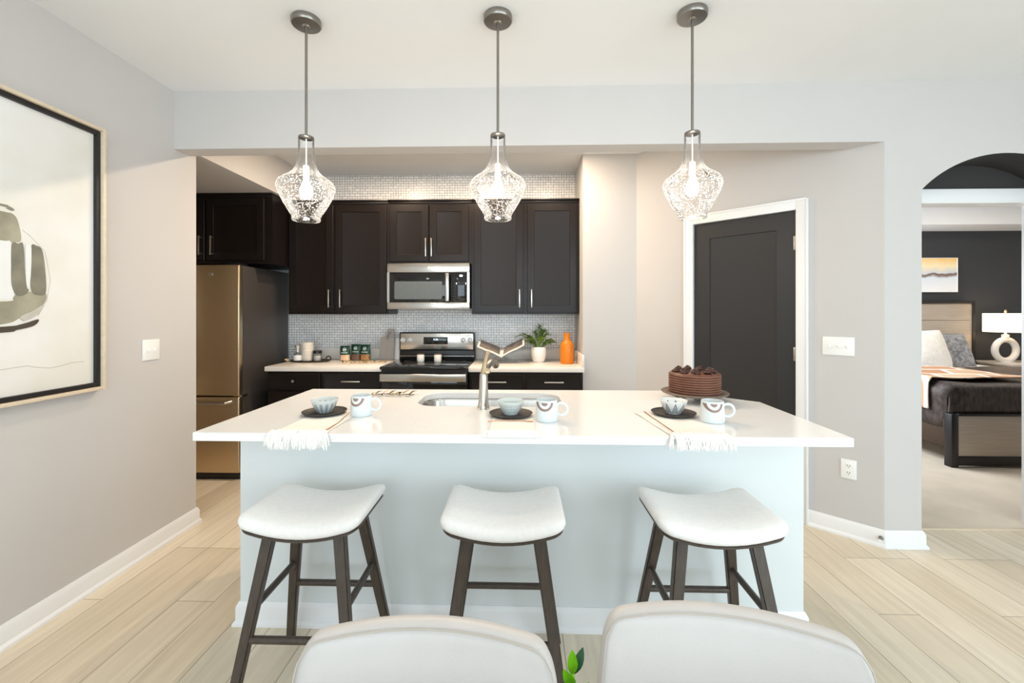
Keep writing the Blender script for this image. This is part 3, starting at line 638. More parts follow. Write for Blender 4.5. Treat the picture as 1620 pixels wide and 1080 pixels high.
# ------------------------------------------------------------------ kitchen cabinets
def vhandle(parent, x, y, z, ln=0.165, m='nickel'):
    o = MB().box(x - 0.0055, x + 0.0055, y - 0.034, y - 0.024, z - ln / 2, z + ln / 2, 0.0015)
    for s in (-1, 1): o.box(x - 0.004, x + 0.004, y - 0.026, y, z + s * (ln / 2 - 0.012) - 0.004, z + s * (ln / 2 - 0.012) + 0.004)
    return o.build('handle', M[m], parent)
def hhandle(parent, x, y, z, ln=0.165, m='nickel'):
    o = MB().box(x - ln / 2, x + ln / 2, y - 0.034, y - 0.024, z - 0.0055, z + 0.0055, 0.0015)
    for s in (-1, 1): o.box(x + s * (ln / 2 - 0.012) - 0.004, x + s * (ln / 2 - 0.012) + 0.004, y - 0.026, y, z - 0.004, z + 0.004)
    return o.build('handle', M[m], parent)
def wall_cabinet(label, x0, x1, yf, yb, z0, z1, doors, handles, ztrim=0.035, dz0=0.018, dz1=0.05):
    """doors: list of (x0, x1); world coordinates are turned into local ones at the box's base"""
    cx = (x0 + x1) / 2; t = thing('wall_cabinet', label, 'cabinet', (cx, yf, z0), 0, 'espresso wall cabinets')
    b = MB().box(x0 - cx, x1 - cx, 0.02, yb - yf, 0, z1 - z0)
    b.box(x0 - cx - 0.002, x1 - cx + 0.002, 0.012, yb - yf, z1 - z0 - ztrim, z1 - z0 - 0.012, 0.002).box(x0 - cx - 0.002, x1 - cx + 0.002, 0.0, yb - yf, z1 - z0 - 0.014, z1 - z0, 0.003)
    b.build('body', M['espresso'], t)
    for (a, c), h in zip(doors, handles):
        dr = MB().add(panel_front(a - cx, c - cx, dz0, z1 - z0 - dz1, 0.0, 0.02, 0.062, 0.009, 0.012)).build('door', M['espresso'], t)
        vhandle(dr, h - cx, 0.0, dz0 + 0.125)
    return t
YU, YB = 3.95, 4.28
wall_cabinet('tall two-door espresso wall cabinet left of the microwave', -2.133, -1.205, YU, YB, 1.357, 2.405, [(-2.118, -1.712), (-1.688, -1.218)], [-1.742, -1.638])
wall_cabinet('short two-door espresso wall cabinet directly above the microwave', -1.205, -0.44, YU, YB, 1.82, 2.405, [(-1.188, -0.832), (-0.822, -0.466)], [-0.852, -0.800])
wall_cabinet('tall two-door espresso wall cabinet right of the microwave', -0.44, 0.535, YU, YB, 1.357, 2.405, [(-0.415, 0.032), (0.070, 0.515)], [-0.002, 0.106])
wall_cabinet('wide espresso wall cabinet over the refrigerator', -3.2, -2.135, 3.69, YB, 1.795, 2.405, [(-3.18, -2.722), (-2.708, -2.20)], [-2.75, -2.648], dz0=0.03)
def base_cabinet(label, x0, x1, handle):
    cx = (x0 + x1) / 2; yf = 3.672; t = thing('base_cabinet', label, 'cabinet', (cx, yf, 0), 0, 'espresso base cabinets')
    w = (x1 - x0) / 2
    MB().box(-w, w, 0.02, YB - yf, 0.1, 0.875).box(-w, w, 0.08, YB - yf, 0, 0.1).build('body', M['espresso'], t)
    dr = MB().add(panel_front(-w + 0.012, w - 0.012, 0.715, 0.858, 0.0, 0.02, 0.012, 0.004, 0.006)).build('drawer', M['espresso'], t)
    if handle == 'bar': hhandle(dr, 0.0, 0.0, 0.79, 0.16)
    else: MB().lathe([(0, 0), (0.006, 0), (0.006, 0.014), (0.013, 0.02), (0.011, 0.028), (0, 0.03)], 20, mtx=Matrix.Translation((0, 0, 0.79)) @ Matrix.Rotation(R(90), 4, 'X')).build('knob', M['nickel'], dr)
    d_ = MB().add(panel_front(-w + 0.012, w - 0.012, 0.115, 0.700, 0.0, 0.02, 0.058, 0.009, 0.012)).build('door', M['espresso'], t)
    vhandle(d_, w - 0.05, 0.0, 0.58)
base_cabinet('espresso base cabinet with small knob next to the refrigerator', -2.165, -1.69, 'knob')
base_cabinet('espresso drawer cabinet immediately left of the range', -1.69, -1.168, 'bar')
base_cabinet('espresso drawer cabinet immediately right of the range', -0.428, 0.043, 'bar')
base_cabinet('espresso drawer cabinet at the partition end of the counter', 0.043, 0.528, 'bar')
def kcounter(x0, x1, label, right_lip):
    t = thing('countertop', label, 'countertop', ((x0 + x1) / 2, 3.64, 0.875)); w = (x1 - x0) / 2
    MB().box(-w, w, 0, YB - 3.64, 0, 0.04, 0.003).build('slab', M['kquartz'], t)
    mb = MB().box(-w, w, YB - 3.64 - 0.02, YB - 3.64, 0.04, 0.142, 0.002)
    if right_lip: mb.box(w - 0.02, w, 0.004, YB - 3.64 - 0.02, 0.04, 0.142, 0.002)
    mb.build('upstand', M['kquartz'], t)
kcounter(-2.165, -1.166, 'cream stone countertop left of the range', False)
kcounter(-0.43, 0.538, 'cream stone countertop right of the range', True)

# ------------------------------------------------------------------ refrigerator
t = thing('refrigerator', 'bronze-toned stainless bottom-freezer refrigerator behind the side wall end', 'refrigerator', (-2.725, 3.5, 0))
hw = 0.432
MB().box(-hw, hw, 0.06, 0.76, 0.03, 1.762, 0.004).build('cabinet', M['fridgeside'], t)
for a, c in ((-hw, -0.004), (0.004, hw)):
    dr = MB().box(a, c, 0.0, 0.055, 0.692, 1.765, 0.010, 3).build('door', M['bsteel'], t)
    hx = -0.03 if a < -0.1 else 0.03
    h = MB().tube([(hx, -0.005, 0.78), (hx, -0.05, 0.82), (hx, -0.055, 1.2), (hx, -0.05, 1.60), (hx, -0.005, 1.64)], 0.012, 12)
    h.build('handle', M['steel'], dr)
    if a > 0:
        MB().lathe([(0, 0), (0.017, 0), (0.017, 0.003), (0.014, 0.004), (0, 0.004)], 24, mtx=Matrix.Translation((0.195, 0.0, 1.688)) @ Matrix.Rotation(R(90), 4, 'X')).build('badge', M['nickel'], dr)
dr = MB().box(-hw, hw, 0.0, 0.055, 0.06, 0.682, 0.010, 3).build('freezer_drawer', M['bsteel'], t)
MB().tube([(-0.36, -0.005, 0.645), (-0.35, -0.05, 0.64), (0.0, -0.055, 0.638), (0.35, -0.05, 0.64), (0.37, -0.005, 0.645)], 0.013, 12).build('handle', M['steel'], dr)
MB().box(hw - 0.06, hw + 0.012, 0.02, 0.10, 0.680, 0.694, 0.002).build('hinge', M['steel'], t)
MB().box(-hw + 0.01, hw - 0.01, 0.03, 0.08, 0, 0.055, 0.002).build('toe_grille', M['black'], t)
MB().box(hw - 0.12, hw - 0.01, 0.02, 0.14, 1.762, 1.78, 0.004).build('hinge_cover', M['black'], t)

# ------------------------------------------------------------------ microwave
t = thing('microwave', 'stainless over-range microwave below the short wall cabinet', 'microwave', (-0.8215, 3.89, 1.403)); hw = 0.372; hh = 0.412
MB().box(-hw, hw, 0.03, 0.39, 0.008, hh).build('housing', M['black'], t)
fr = MB(); x1 = 0.365
fr.box(-hw, hw, 0, 0.03, hh - 0.082, hh, 0.004).box(-hw, hw, 0, 0.03, 0.0, 0.062, 0.004).box(-hw, -hw + 0.022, 0, 0.03, 0.06, hh - 0.08).box(hw - 0.022, hw, 0, 0.03, 0.06, hh - 0.08)
fr.build('face_frame', M['steel'], t)
dr = MB().box(-hw + 0.022, 0.19, 0.003, 0.03, 0.062, hh - 0.082, 0.002).build('door_glass', M['blackglass'], t)
MB().prism(rrect(-0.305, 0.125, 0.09, 0.25, 0.012), 0, 0.002, mtx=Matrix.Translation((0, 0.0035, 0)) @ Matrix.Rotation(R(90), 4, 'X')).build('viewing_window', M['mwwin'], dr)
cp = MB().box(0.19, hw - 0.022, 0.002, 0.03, 0.062, hh - 0.082, 0.002).build('control_panel', M['blackglass'], t)
MB().box(0.282, 0.31, 0.0005, 0.003, 0.292, 0.308).build('clock_digits', M['clock'], cp)
for j in range(6):
    for i in range(3): MB().box(0.225 + i * 0.038, 0.243 + i * 0.038, 0.0008, 0.003, 0.085 + j * 0.03, 0.0875 + j * 0.03).build('button_mark', M['slot'], cp)
MB().box(0.158, 0.192, -0.035, -0.02, 0.068, 0.322, 0.006, 3).box(0.166, 0.184, -0.022, 0.006, 0.08, 0.10).box(0.166, 0.184, -0.022, 0.006, 0.29, 0.31).build('handle', M['steel'], t)
MB().lathe([(0, 0), (0.009, 0), (0.009, 0.002), (0, 0.003)], 20, mtx=Matrix.Translation((0.006, 0.001, hh - 0.04)) @ Matrix.Rotation(R(90), 4, 'X')).build('badge', M['plasticwhite'], t)
MB().box(-0.2, 0.2, 0.02, 0.3, 0.0, 0.01).build('vent_grille', M['black'], t)

# ------------------------------------------------------------------ range
t = thing('range', 'stainless and black electric range between the two counters', 'range', (-0.7975, 3.60, 0)); hw = 0.362
MB().box(-hw, hw, 0.03, 0.67, 0.02, 0.905).build('body', M['black'], t)
MB().box(-hw, hw, -0.03, 0.60, 0.903, 0.926, 0.006).build('cooktop', M['blackglass'], t)
od = MB().box(-hw + 0.004, hw - 0.004, -0.005, 0.03, 0.2, 0.868, 0.005).build('oven_door', M['blackglass'], t)
MB().box(-0.13, 0.30, -0.007, 0.0, 0.34, 0.74).build('oven_window', M['black'], od)
MB().box(-hw + 0.004, hw - 0.004, -0.045, -0.028, 0.805, 0.868, 0.006, 3).box(-hw + 0.03, -hw + 0.05, -0.03, 0, 0.83, 0.855).box(hw - 0.05, hw - 0.03, -0.03, 0, 0.83, 0.855).build('handle', M['steel'], od)
MB().box(-hw + 0.004, hw - 0.004, 0.0, 0.03, 0.04, 0.19, 0.004).build('storage_drawer', M['steel'], t)
bg = MB().box(-hw, hw, 0.585, 0.67, 0.92, 1.012, 0.004).box(-hw, hw, 0.57, 0.67, 1.008, 1.182, 0.008, 3).build('backguard', M['black'], t)
MB().box(-hw + 0.012, hw - 0.01, 0.566, 0.58, 1.018, 1.172, 0.003).build('control_fascia', M['steel'], bg)
MB().box(-hw + 0.005, hw - 0.005, 0.578, 0.59, 0.95, 0.956, 0.001).build('trim_strip', M['steel'], bg)
MB().box(-0.128, 0.108, 0.5645, 0.57, 1.068, 1.138, 0.004).build('display', M['blackglass'], bg)
fc = bpy.data.curves.new('clock_digits', 'FONT'); fc.body = '4:26'; fc.size = 0.027; fc.align_x = 'CENTER'; fc.extrude = 0.0003
fo = bpy.data.objects.new('clock_digits', fc); fm_ = bpy.data.meshes.new_from_object(fo); bpy.data.objects.remove(fo); bpy.data.curves.remove(fc)
fo = bpy.data.objects.new('clock_digits', fm_); C.objects.link(fo); fo.parent = bg; fc = fm_; fc.materials.clear(); fo.location = (-0.01, 0.5638, 1.106); fo.rotation_euler = (R(90), 0, 0); fc.materials.append(M['clock'])
for i in range(7):
    if i in (2, 3, 4): continue
    for z in (1.083, 1.112): MB().box(-0.115 + i * 0.035, -0.105 + i * 0.035, 0.5638, 0.566, z, z + 0.004).build('touch_mark', M['slot'], bg)
for x in (-0.327, -0.257, 0.255, 0.322):
    k = MB().lathe([(0, 0), (0.024, 0), (0.024, 0.004), (0.020, 0.006), (0.018, 0.026), (0.016, 0.029), (0, 0.029)], 28, mtx=Matrix.Translation((x, 0.567, 1.108)) @ Matrix.Rotation(R(90), 4, 'X')).build('knob', M['plasticwhite'], bg)
    MB().box(x - 0.0045, x + 0.0045, 0.528, 0.542, 1.088, 1.128, 0.002).build('knob_grip', M['steel'], k)
for x, y, r in ((-0.19, 0.12, 0.10), (0.19, 0.12, 0.085), (-0.19, 0.42, 0.075), (0.19, 0.42, 0.10)):
    MB().lathe([(r, 0.9262), (r + 0.003, 0.9265), (r + 0.006, 0.9262)], 48, (x, y, 0)).build('burner_ring', M['slot'], t)

# ------------------------------------------------------------------ island
t = thing('kitchen_island', 'pale painted kitchen island base behind the bar stools', 'island', (0, 1.9, 0))
IP = [(-1.238, 0), (1.213, 0), (1.213, 0.40), (0.87, 0.67), (-1.238, 0.67)]
MB().prism([(-1.238, 0), (1.213, 0), (1.213, 0.02), (-1.238, 0.02)], 0, 0.882).box(-1.238, -1.218, 0.02, 0.67, 0, 0.882).box(1.193, 1.213, 0.02, 0.40, 0, 0.882).prism([(1.213, 0.40), (0.87, 0.67), (0.86, 0.655), (1.195, 0.39)], 0, 0.882).box(-1.218, 0.87, 0.65, 0.67, 0.1, 0.882).build('panel', M['island'], t)
bb = baseboard('baseboard_island', [(-1.238, 0.67), (-1.238, 0), (1.213, 0), (1.213, 0.38)][::-1], 'x')
bb.parent = t; bb.name = 'base_trim'
for k in ('kind', 'label', 'category'): del bb[k]
# quartz top with the sink cut-out
def slab_with_hole(outer, hole, z0, z1):
    b = bmesh.new()
    def lp(pts, z): return [b.verts.new((x, y, z)) for x, y in pts]
    for z in (z0, z1):
        vs = []
        for pts in (outer, hole):
            r = lp(pts, z); vs.append(r)
            for i in range(len(r)): b.edges.new((r[i], r[(i + 1) % len(r)]))
        es = [e for e in b.edges if all(abs(v.co.z - z) < 1e-6 for v in e.verts)]
        bmesh.ops.triangle_fill(b, use_beauty=True, use_dissolve=False, edges=es)
    b.verts.ensure_lookup_table()
    n0, n1 = len(outer), len(hole)
    vv = list(b.verts)
    lo_o, lo_h = vv[:n0], vv[n0:n0 + n1]; hi_o, hi_h = vv[n0 + n1:2 * n0 + n1], vv[2 * n0 + n1:2 * (n0 + n1)]
    for lo, hi in ((lo_o, hi_o), (lo_h, hi_h)):
        for i in range(len(lo)): b.faces.new((lo[i], lo[(i + 1) % len(lo)], hi[(i + 1) % len(lo)], hi[i]))
    bmesh.ops.recalc_face_normals(b, faces=b.faces)
    return b
outer = [(-1.262, 1.647), (1.228, 1.637), (1.238, 2.283), (0.885, 2.60), (-1.250, 2.60)]
SINK = rrect(-0.525, 0.215, 2.14, 2.50, 0.11, 8)
ct = MB().add(slab_with_hole(outer, SINK, 0.882, 0.915)).build('island_countertop', M['quartz'])
tag(ct, 'long white quartz island countertop with clipped rear corner', 'countertop')
bv = ct.modifiers.new('edge', 'BEVEL'); bv.width = 0.002; bv.segments = 2; bv.limit_method = 'ANGLE'; bv.angle_limit = R(50)
t = thing('sink', 'stainless undermount sink set in the white island countertop', 'sink', (0, 0, 0.68))
b = bmesh.new(); rows = []
for d_, z in ((0.0, 0.2), (0.004, 0.19), (0.012, 0.03), (0.03, 0.006), (0.06, 0.0)):
    rows.append([b.verts.new((x, y, z)) for x, y in rrect(-0.527 + d_, 0.217 - d_, 2.138 + d_, 2.502 - d_, 0.112 - d_ * 0.5, 8)])
for A, B in zip(rows, rows[1:]):
    for i in range(len(A)): b.faces.new((A[i], A[(i + 1) % len(A)], B[(i + 1) % len(A)], B[i]))
b.faces.new(rows[-1]); bmesh.ops.recalc_face_normals(b, faces=b.faces)
MB().add(b).box(-0.165, -0.145, 2.15, 2.49, 0.004, 0.15, 0.008).build('basin', M['steel'], t)
for x in (-0.34, 0.03): MB().lathe([(0, 0.004), (0.03, 0.004), (0.04, 0.001)], 24, (x, 2.32, 0)).build('drain', M['nickel'], t)
t = thing('faucet', 'brushed nickel pull-out faucet standing in front of the island sink', 'faucet', (-0.174, 2.093, 0.915))
MB().lathe([(0, 0), (0.029, 0), (0.030, 0.004), (0.0275, 0.012), (0.0265, 0.016), (0.0270, 0.02), (0.0235, 0.04), (0.0215, 0.10), (0.0205, 0.15), (0.0195, 0.165), (0.017, 0.170), (0, 0.172)], 32).build('body', M['nickel'], t)
MB().lathe([(0.0272, 0), (0.031, 0), (0.031, 0.005), (0.0272, 0.007)], 32).build('base_ring', M['nickel'], t)
MB().tube([(0.002, 0.0, 0.160), (0.002, 0.004, 0.185), (0.006, 0.014, 0.215), (0.013, 0.028, 0.245), (0.020, 0.045, 0.268)], [0.0185, 0.014, 0.0105, 0.0095, 0.0105], 16, flat=0.8).build('lever', M['brassglint'], t)
MB().tube([(0.0, 0.004, 0.165), (0.014, 0.035, 0.195), (0.030, 0.09, 0.215), (0.042, 0.15, 0.210), (0.048, 0.19, 0.185)], [0.017, 0.0165, 0.0165, 0.018, 0.019], 20).build('spout', M['pewter'], t)
MB().lathe([(0, 0), (0.012, 0), (0.014, 0.004), (0.013, 0.022), (0, 0.024)], 20, mtx=Matrix.Translation((0.020, -0.004, 0.178)) @ Matrix.Rotation(R(70), 4, 'X')).build('button_cap', M['brassglint'], t)

# ------------------------------------------------------------------ pendant lights
PROF = [(0.0325, 0.384), (0.0345, 0.380), (0.0345, 0.365), (0.0345, 0.335), (0.036, 0.300), (0.040, 0.270), (0.047, 0.246), (0.058, 0.226), (0.078, 0.207), (0.100, 0.193), (0.116, 0.180), (0.1255, 0.163), (0.1265, 0.150), (0.122, 0.134), (0.113, 0.110), (0.100, 0.083), (0.082, 0.052), (0.066, 0.026), (0.0605, 0.014)]
def pendant():
    t = thing('pendant_light', '', 'pendant light', (0, 0, 1.80), 0, 'seeded glass pendants over the island')
    g = MB().lathe(PROF, 56).build('glass_shade', M['seeded'], t, ang=60)
    MB().lathe([(0.0605, 0.014), (0.0625, 0.012), (0.0625, 0.004), (0.060, 0.0), (0.0575, 0.004), (0.0575, 0.012)], 48, closed=True).build('glass_rim', M['seeded'], g)
    MB().lathe([(0, 0.394), (0.010, 0.394), (0.012, 0.390), (0.0335, 0.388), (0.0345, 0.382), (0.030, 0.379), (0, 0.379)], 32).build('cap', M['pewter'], t)
    MB().tube([(0, 0, 0.392), (0, 0, 0.915)], 0.0062, 14).build('rod', M['pewter'], t)
    MB().lathe([(0, 0.930), (0.064, 0.930), (0.066, 0.926), (0.066, 0.908), (0.062, 0.902), (0.018, 0.900), (0.012, 0.894), (0, 0.894)], 40).build('canopy', M['pewter'], t)
    MB().tube([(0, 0, 0.382), (0, 0, 0.25)], 0.0035, 8).lathe([(0, 0.255), (0.012, 0.255), (0.014, 0.25), (0.014, 0.205), (0.012, 0.20), (0, 0.20)], 20).build('socket', M['plasticwhite'], t)
    MB().lathe([(0, 0.20), (0.011, 0.199), (0.012, 0.185), (0.020, 0.165), (0.0275, 0.142), (0.028, 0.128), (0.022, 0.110), (0.010, 0.102), (0, 0.101)], 28).build('bulb', M['bulb'], t)
    return t
p0 = pendant()
for i, (x, lab) in enumerate(((-0.987, 'seeded glass pendant light hanging above the left bar stool'), (-0.100, 'middle seeded glass pendant light hanging above the faucet'), (0.778, 'seeded glass pendant light nearest the charcoal door'))):
    o = p0 if i == 0 else copy_tree(p0)
    o.location = (x, 1.99, 1.80); o['label'] = lab

# ------------------------------------------------------------------ bar stools
def saddle(x): return 0.041 * (x / 0.21) ** 2 - 0.008
def sellip(a, e=0.52): 
    c, s_ = math.cos(a), math.sin(a)
    return math.copysign(abs(c) ** e, c), math.copysign(abs(s_) ** e, s_)
def seat_ring_mesh(hx, hy, rings, n=80, e=0.33):
    """rings: (scale inset in metres, z)"""
    def outline(gx, gy, r, ne=10, nc=7):
        out = []
        for (cx, cy, a0) in ((gx - r, -gy + r, -90), (gx - r, gy - r, 0), (-gx + r, gy - r, 90), (-gx + r, -gy + r, 180)):
            out += arc(cx, cy, r, a0, a0 + 90, nc)
        res = []
        for k, p in enumerate(out):
            res.append(p)
            if (k + 1) % (nc + 1) == 0:
                q_ = out[(k + 1) % len(out)]
                res += [(p[0] + (q_[0] - p[0]) * m_ / ne, p[1] + (q_[1] - p[1]) * m_ / ne) for m_ in range(1, ne)]
        return res
    b = bmesh.new(); rows = []
    for ins, z in rings:
        if ins <= 0.03: pts = outline(hx - ins, hy - ins, 0.040 - ins * 0.5)
        else: pts = [(x * (1 - ins / hy), y * (1 - ins / hy)) for x, y in outline(hx, hy, 0.040)]
        n = len(pts)
        rows.append([b.verts.new((x, y, z + saddle(x))) for x, y in pts])
    for A, B in zip(rows, rows[1:]):
        for i in range(n): b.faces.new((A[i], A[(i + 1) % n], B[(i + 1) % n], B[i]))
    for row in (rows[0], rows[-1]):
        z = sum(v.co.z for v in row) / n
        c = b.verts.new((0, 0, row[0].co.z - saddle(row[0].co.x) + saddle(0)))
        for i in range(n): b.faces.new((row[i], row[(i + 1) % n], c))
    bmesh.ops.recalc_face_normals(b, faces=b.faces)
    return b
def stool():
    t = thing('bar_stool', '', 'bar stool', (0, 0, 0), 0, 'saddle seat bar stools at the island')
    rg = [(0.10, 0.663), (0.06, 0.662), (0.031, 0.660), (0.015, 0.654), (0.006, 0.647), (0.001, 0.638), (0.0, 0.629), (0.003, 0.620), (0.010, 0.615), (0.02, 0.613), (0.1, 0.613)]
    top = [(0.150, 0.663), (0.135, 0.663), (0.12, 0.663)]
    MB().add(seat_ring_mesh(0.214, 0.170, top + rg)).build('seat_cushion', M['seatfab'], t, ang=80)
    MB().add(seat_ring_mesh(0.206, 0.162, [(0.12, 0.614), (0.004, 0.614), (0, 0.612), (0, 0.605), (0.006, 0.602), (0.12, 0.602)])).build('seat_base', M['darkwood'], t)
    top = {}
    for sx in (-1, 1):
        for sy in (-1, 1):
            MB().bar((sx * 0.212, sy * 0.205, 0), (sx * 0.122, sy * 0.095, 0.616), 0.034, 0.026, 0.044, 0.030, 0.005).build('leg', M['darkwood'], t)
    def at(sx, sy, z): f = z / 0.618; return (sx * (0.212 - 0.09 * f), sy * (0.205 - 0.11 * f), z)
    for sy in (-1, 1): MB().tube([at(-1, sy, 0.265), at(1, sy, 0.265)], 0.0125, 10).build('stretcher', M['darkwood'], t)
    for sx in (-1, 1): MB().tube([at(sx, -1, 0.36), at(sx, 1, 0.36)], 0.0125, 10).build('stretcher', M['darkwood'], t)
    return t
s0 = stool()
for i, (x, lab) in enumerate(((-0.757, 'white saddle bar stool at the refrigerator end of the island'), (-0.058, 'middle white saddle bar stool in front of the island'), (0.680, 'white saddle bar stool at the charcoal door end of the island'))):
    o = s0 if i == 0 else copy_tree(s0)
    o.location = (x, 1.617, 0); o['label'] = lab

# ------------------------------------------------------------------ dining chairs, table, plant
def chair():
    t = thing('dining_chair', '', 'dining chair', (0, 0, 0), 0, 'pale leather dining chairs')
    # back shell: u across, z up; curved like a shallow bucket, open toward -y
    def half(z): return 0.238 + 0.046 * (1 - min(1, max(0, (z - 0.42) / 0.36)))
    def back(yoff, grow):
        def fn(u, v):
            a = u * 2 - 1
            zt = 0.772 - 0.012 * abs(a) ** 2 + grow
            z = 0.40 + (zt - 0.40) * v
            # rounded top corners
            h = half(z) + grow; k = max(0.0, (v - 0.84) / 0.16); h *= 1 - 0.075 * k ** 3
            x = a * h
            y = -0.055 * (a * a) * (1.0 - 0.35 * v) + 0.075 * v - 0.05 + yoff
            return (x, y, z)
        return fn
    b = bmesh.new(); nu, nv = 15, 12; F, K = [], []
    for j in range(nv):
        F.append([b.verts.new(back(0, 0)(i / (nu - 1), j / (nv - 1))) for i in range(nu)])
        K.append([b.verts.new(back(0.05, 0)(i / (nu - 1), j / (nv - 1))) for i in range(nu)])
    for G in (F, K):
        for j in range(nv - 1):
            for i in range(nu - 1): b.faces.new((G[j][i], G[j][i + 1], G[j + 1][i + 1], G[j + 1][i]))
    def side(a, c):
        for p, q_ in zip(zip(a, a[1:]), zip(c, c[1:])): b.faces.new((p[0], p[1], q_[1], q_[0]))
    side(F[0], K[0]); side(F[-1], K[-1]); side([r[0] for r in F], [r[0] for r in K]); side([r[-1] for r in F], [r[-1] for r in K])
    bmesh.ops.recalc_face_normals(b, faces=b.faces)
    bk = MB().add(b).build('backrest', M['leather'], t, ang=180)
    sd_ = bk.modifiers.new('round', 'SUBSURF'); sd_.levels = 2; sd_.render_levels = 2
    def rim(u, v):
        p = back(-0.0012, 0)(u, v); return p
    path = [rim(0.016, 0.3 + 0.60 * k / 16) for k in range(17)] + [rim(0.024, 0.955), rim(0.036, 0.975)] + [rim(0.06 + 0.88 * k / 30, 0.984) for k in range(31)] + [rim(0.964, 0.975), rim(0.976, 0.955)] + [rim(0.984, 0.90 - 0.60 * k / 16) for k in range(17)]
    MB().tube(path, 0.0016, 6).build('piping', M['seam'], bk)
    MB().grid(lambda u, v: (0, 0, 0), 2, 2).bm.free()
    st = MB(); pts = rrect(-0.245, 0.245, -0.43, 0.0, 0.10, 8)
    st.prism(pts, 0.40, 0.48, 0.02); st.build('seat', M['leather'], t, ang=60)
    for sx in (-1, 1):
        for y0, y1 in ((-0.40, -0.36), (0.05, -0.03)):
            MB().tube([(sx * 0.235, y0, 0), (sx * 0.19, y1, 0.41)], [0.011, 0.018], 12).build('leg', M['darkwood'], t)
    return t
c0 = chair()
c0.location = (-0.178, 0.815, 0); c0.rotation_euler = (0, 0, R(-1)); c0['label'] = 'pale leather dining chair in the foreground, left of the green plant'
c1 = copy_tree(c0); c1.location = (0.412, 0.868, 0); c1.rotation_euler = (0, 0, R(-9)); c1['label'] = 'pale leather dining chair in the foreground, right of the green plant'
t = thing('dining_table', 'wooden dining table below the foreground chairs and plant', 'dining table', (0.1, 0.05, 0))
MB().box(-0.75, 0.75, -0.5, 0.5, 0.715, 0.75, 0.006).build('tabletop', M['tablewood'], t)
for sx in (-1, 1):
    for sy in (-1, 1): MB().bar((sx * 0.68, sy * 0.43, 0), (sx * 0.68, sy * 0.43, 0.715), 0.05, 0.05, 0.07, 0.07).build('leg', M['tablewood'], t)
t = thing('potted_plant', 'bright green leafy plant tip between the two dining chairs', 'plant', (0.083, 0.47, 0.75))
MB().lathe([(0, 0), (0.045, 0), (0.05, 0.01), (0.055, 0.08), (0.052, 0.083), (0.049, 0.075), (0, 0.072)], 32).build('pot', M['potwhite'], t)
MB().lathe([(0, 0.073), (0.047, 0.073), (0.048, 0.070)], 24).build('soil', M['soil'], t)
def stem(pts, nl, lw, ll):
    s_ = MB().tube(pts, [0.004, 0.0035, 0.003, 0.0025][:len(pts)], 8).build('stem', M['zz'], t)
    g = MB(); dk = MB(); P_ = [Vector(p) for p in pts]
    for k in range(nl):
        f = 0.25 + 0.75 * k / max(1, nl - 1); i = min(len(P_) - 2, int(f * (len(P_) - 1))); q_ = P_[i].lerp(P_[i + 1], f * (len(P_) - 1) - i)
        sd = -1 if k % 2 else 1; a = R(62) * sd
        tip = q_ + Vector((sd * ll * 0.42, -ll * 0.30 if k % 3 else ll * 0.2, ll * 0.85))
        (dk if k % 3 == 0 else g).leaf(q_, tip, lw, (0, -1, 0.1), 0.06)
    g.leaf(P_[-1], P_[-1] + Vector((-0.001, -0.004, ll)), lw, (0, -1, 0.1), 0.04)
    g.build('leaf', M['zz'], s_); dk.build('leaf', M['zzdk'], s_)
stem([(0, 0, 0.07), (-0.004, 0.05, 0.105), (-0.010, 0.09, 0.125), (-0.012, 0.12, 0.142)], 7, 0.014, 0.036)
stem([(-0.01, 0, 0.07), (-0.03, -0.02, 0.09), (-0.05, -0.04, 0.10)], 5, 0.014, 0.03)
stem([(0.01, -0.01, 0.07), (0.03, -0.03, 0.09), (0.05, -0.05, 0.10)], 5, 0.014, 0.03)

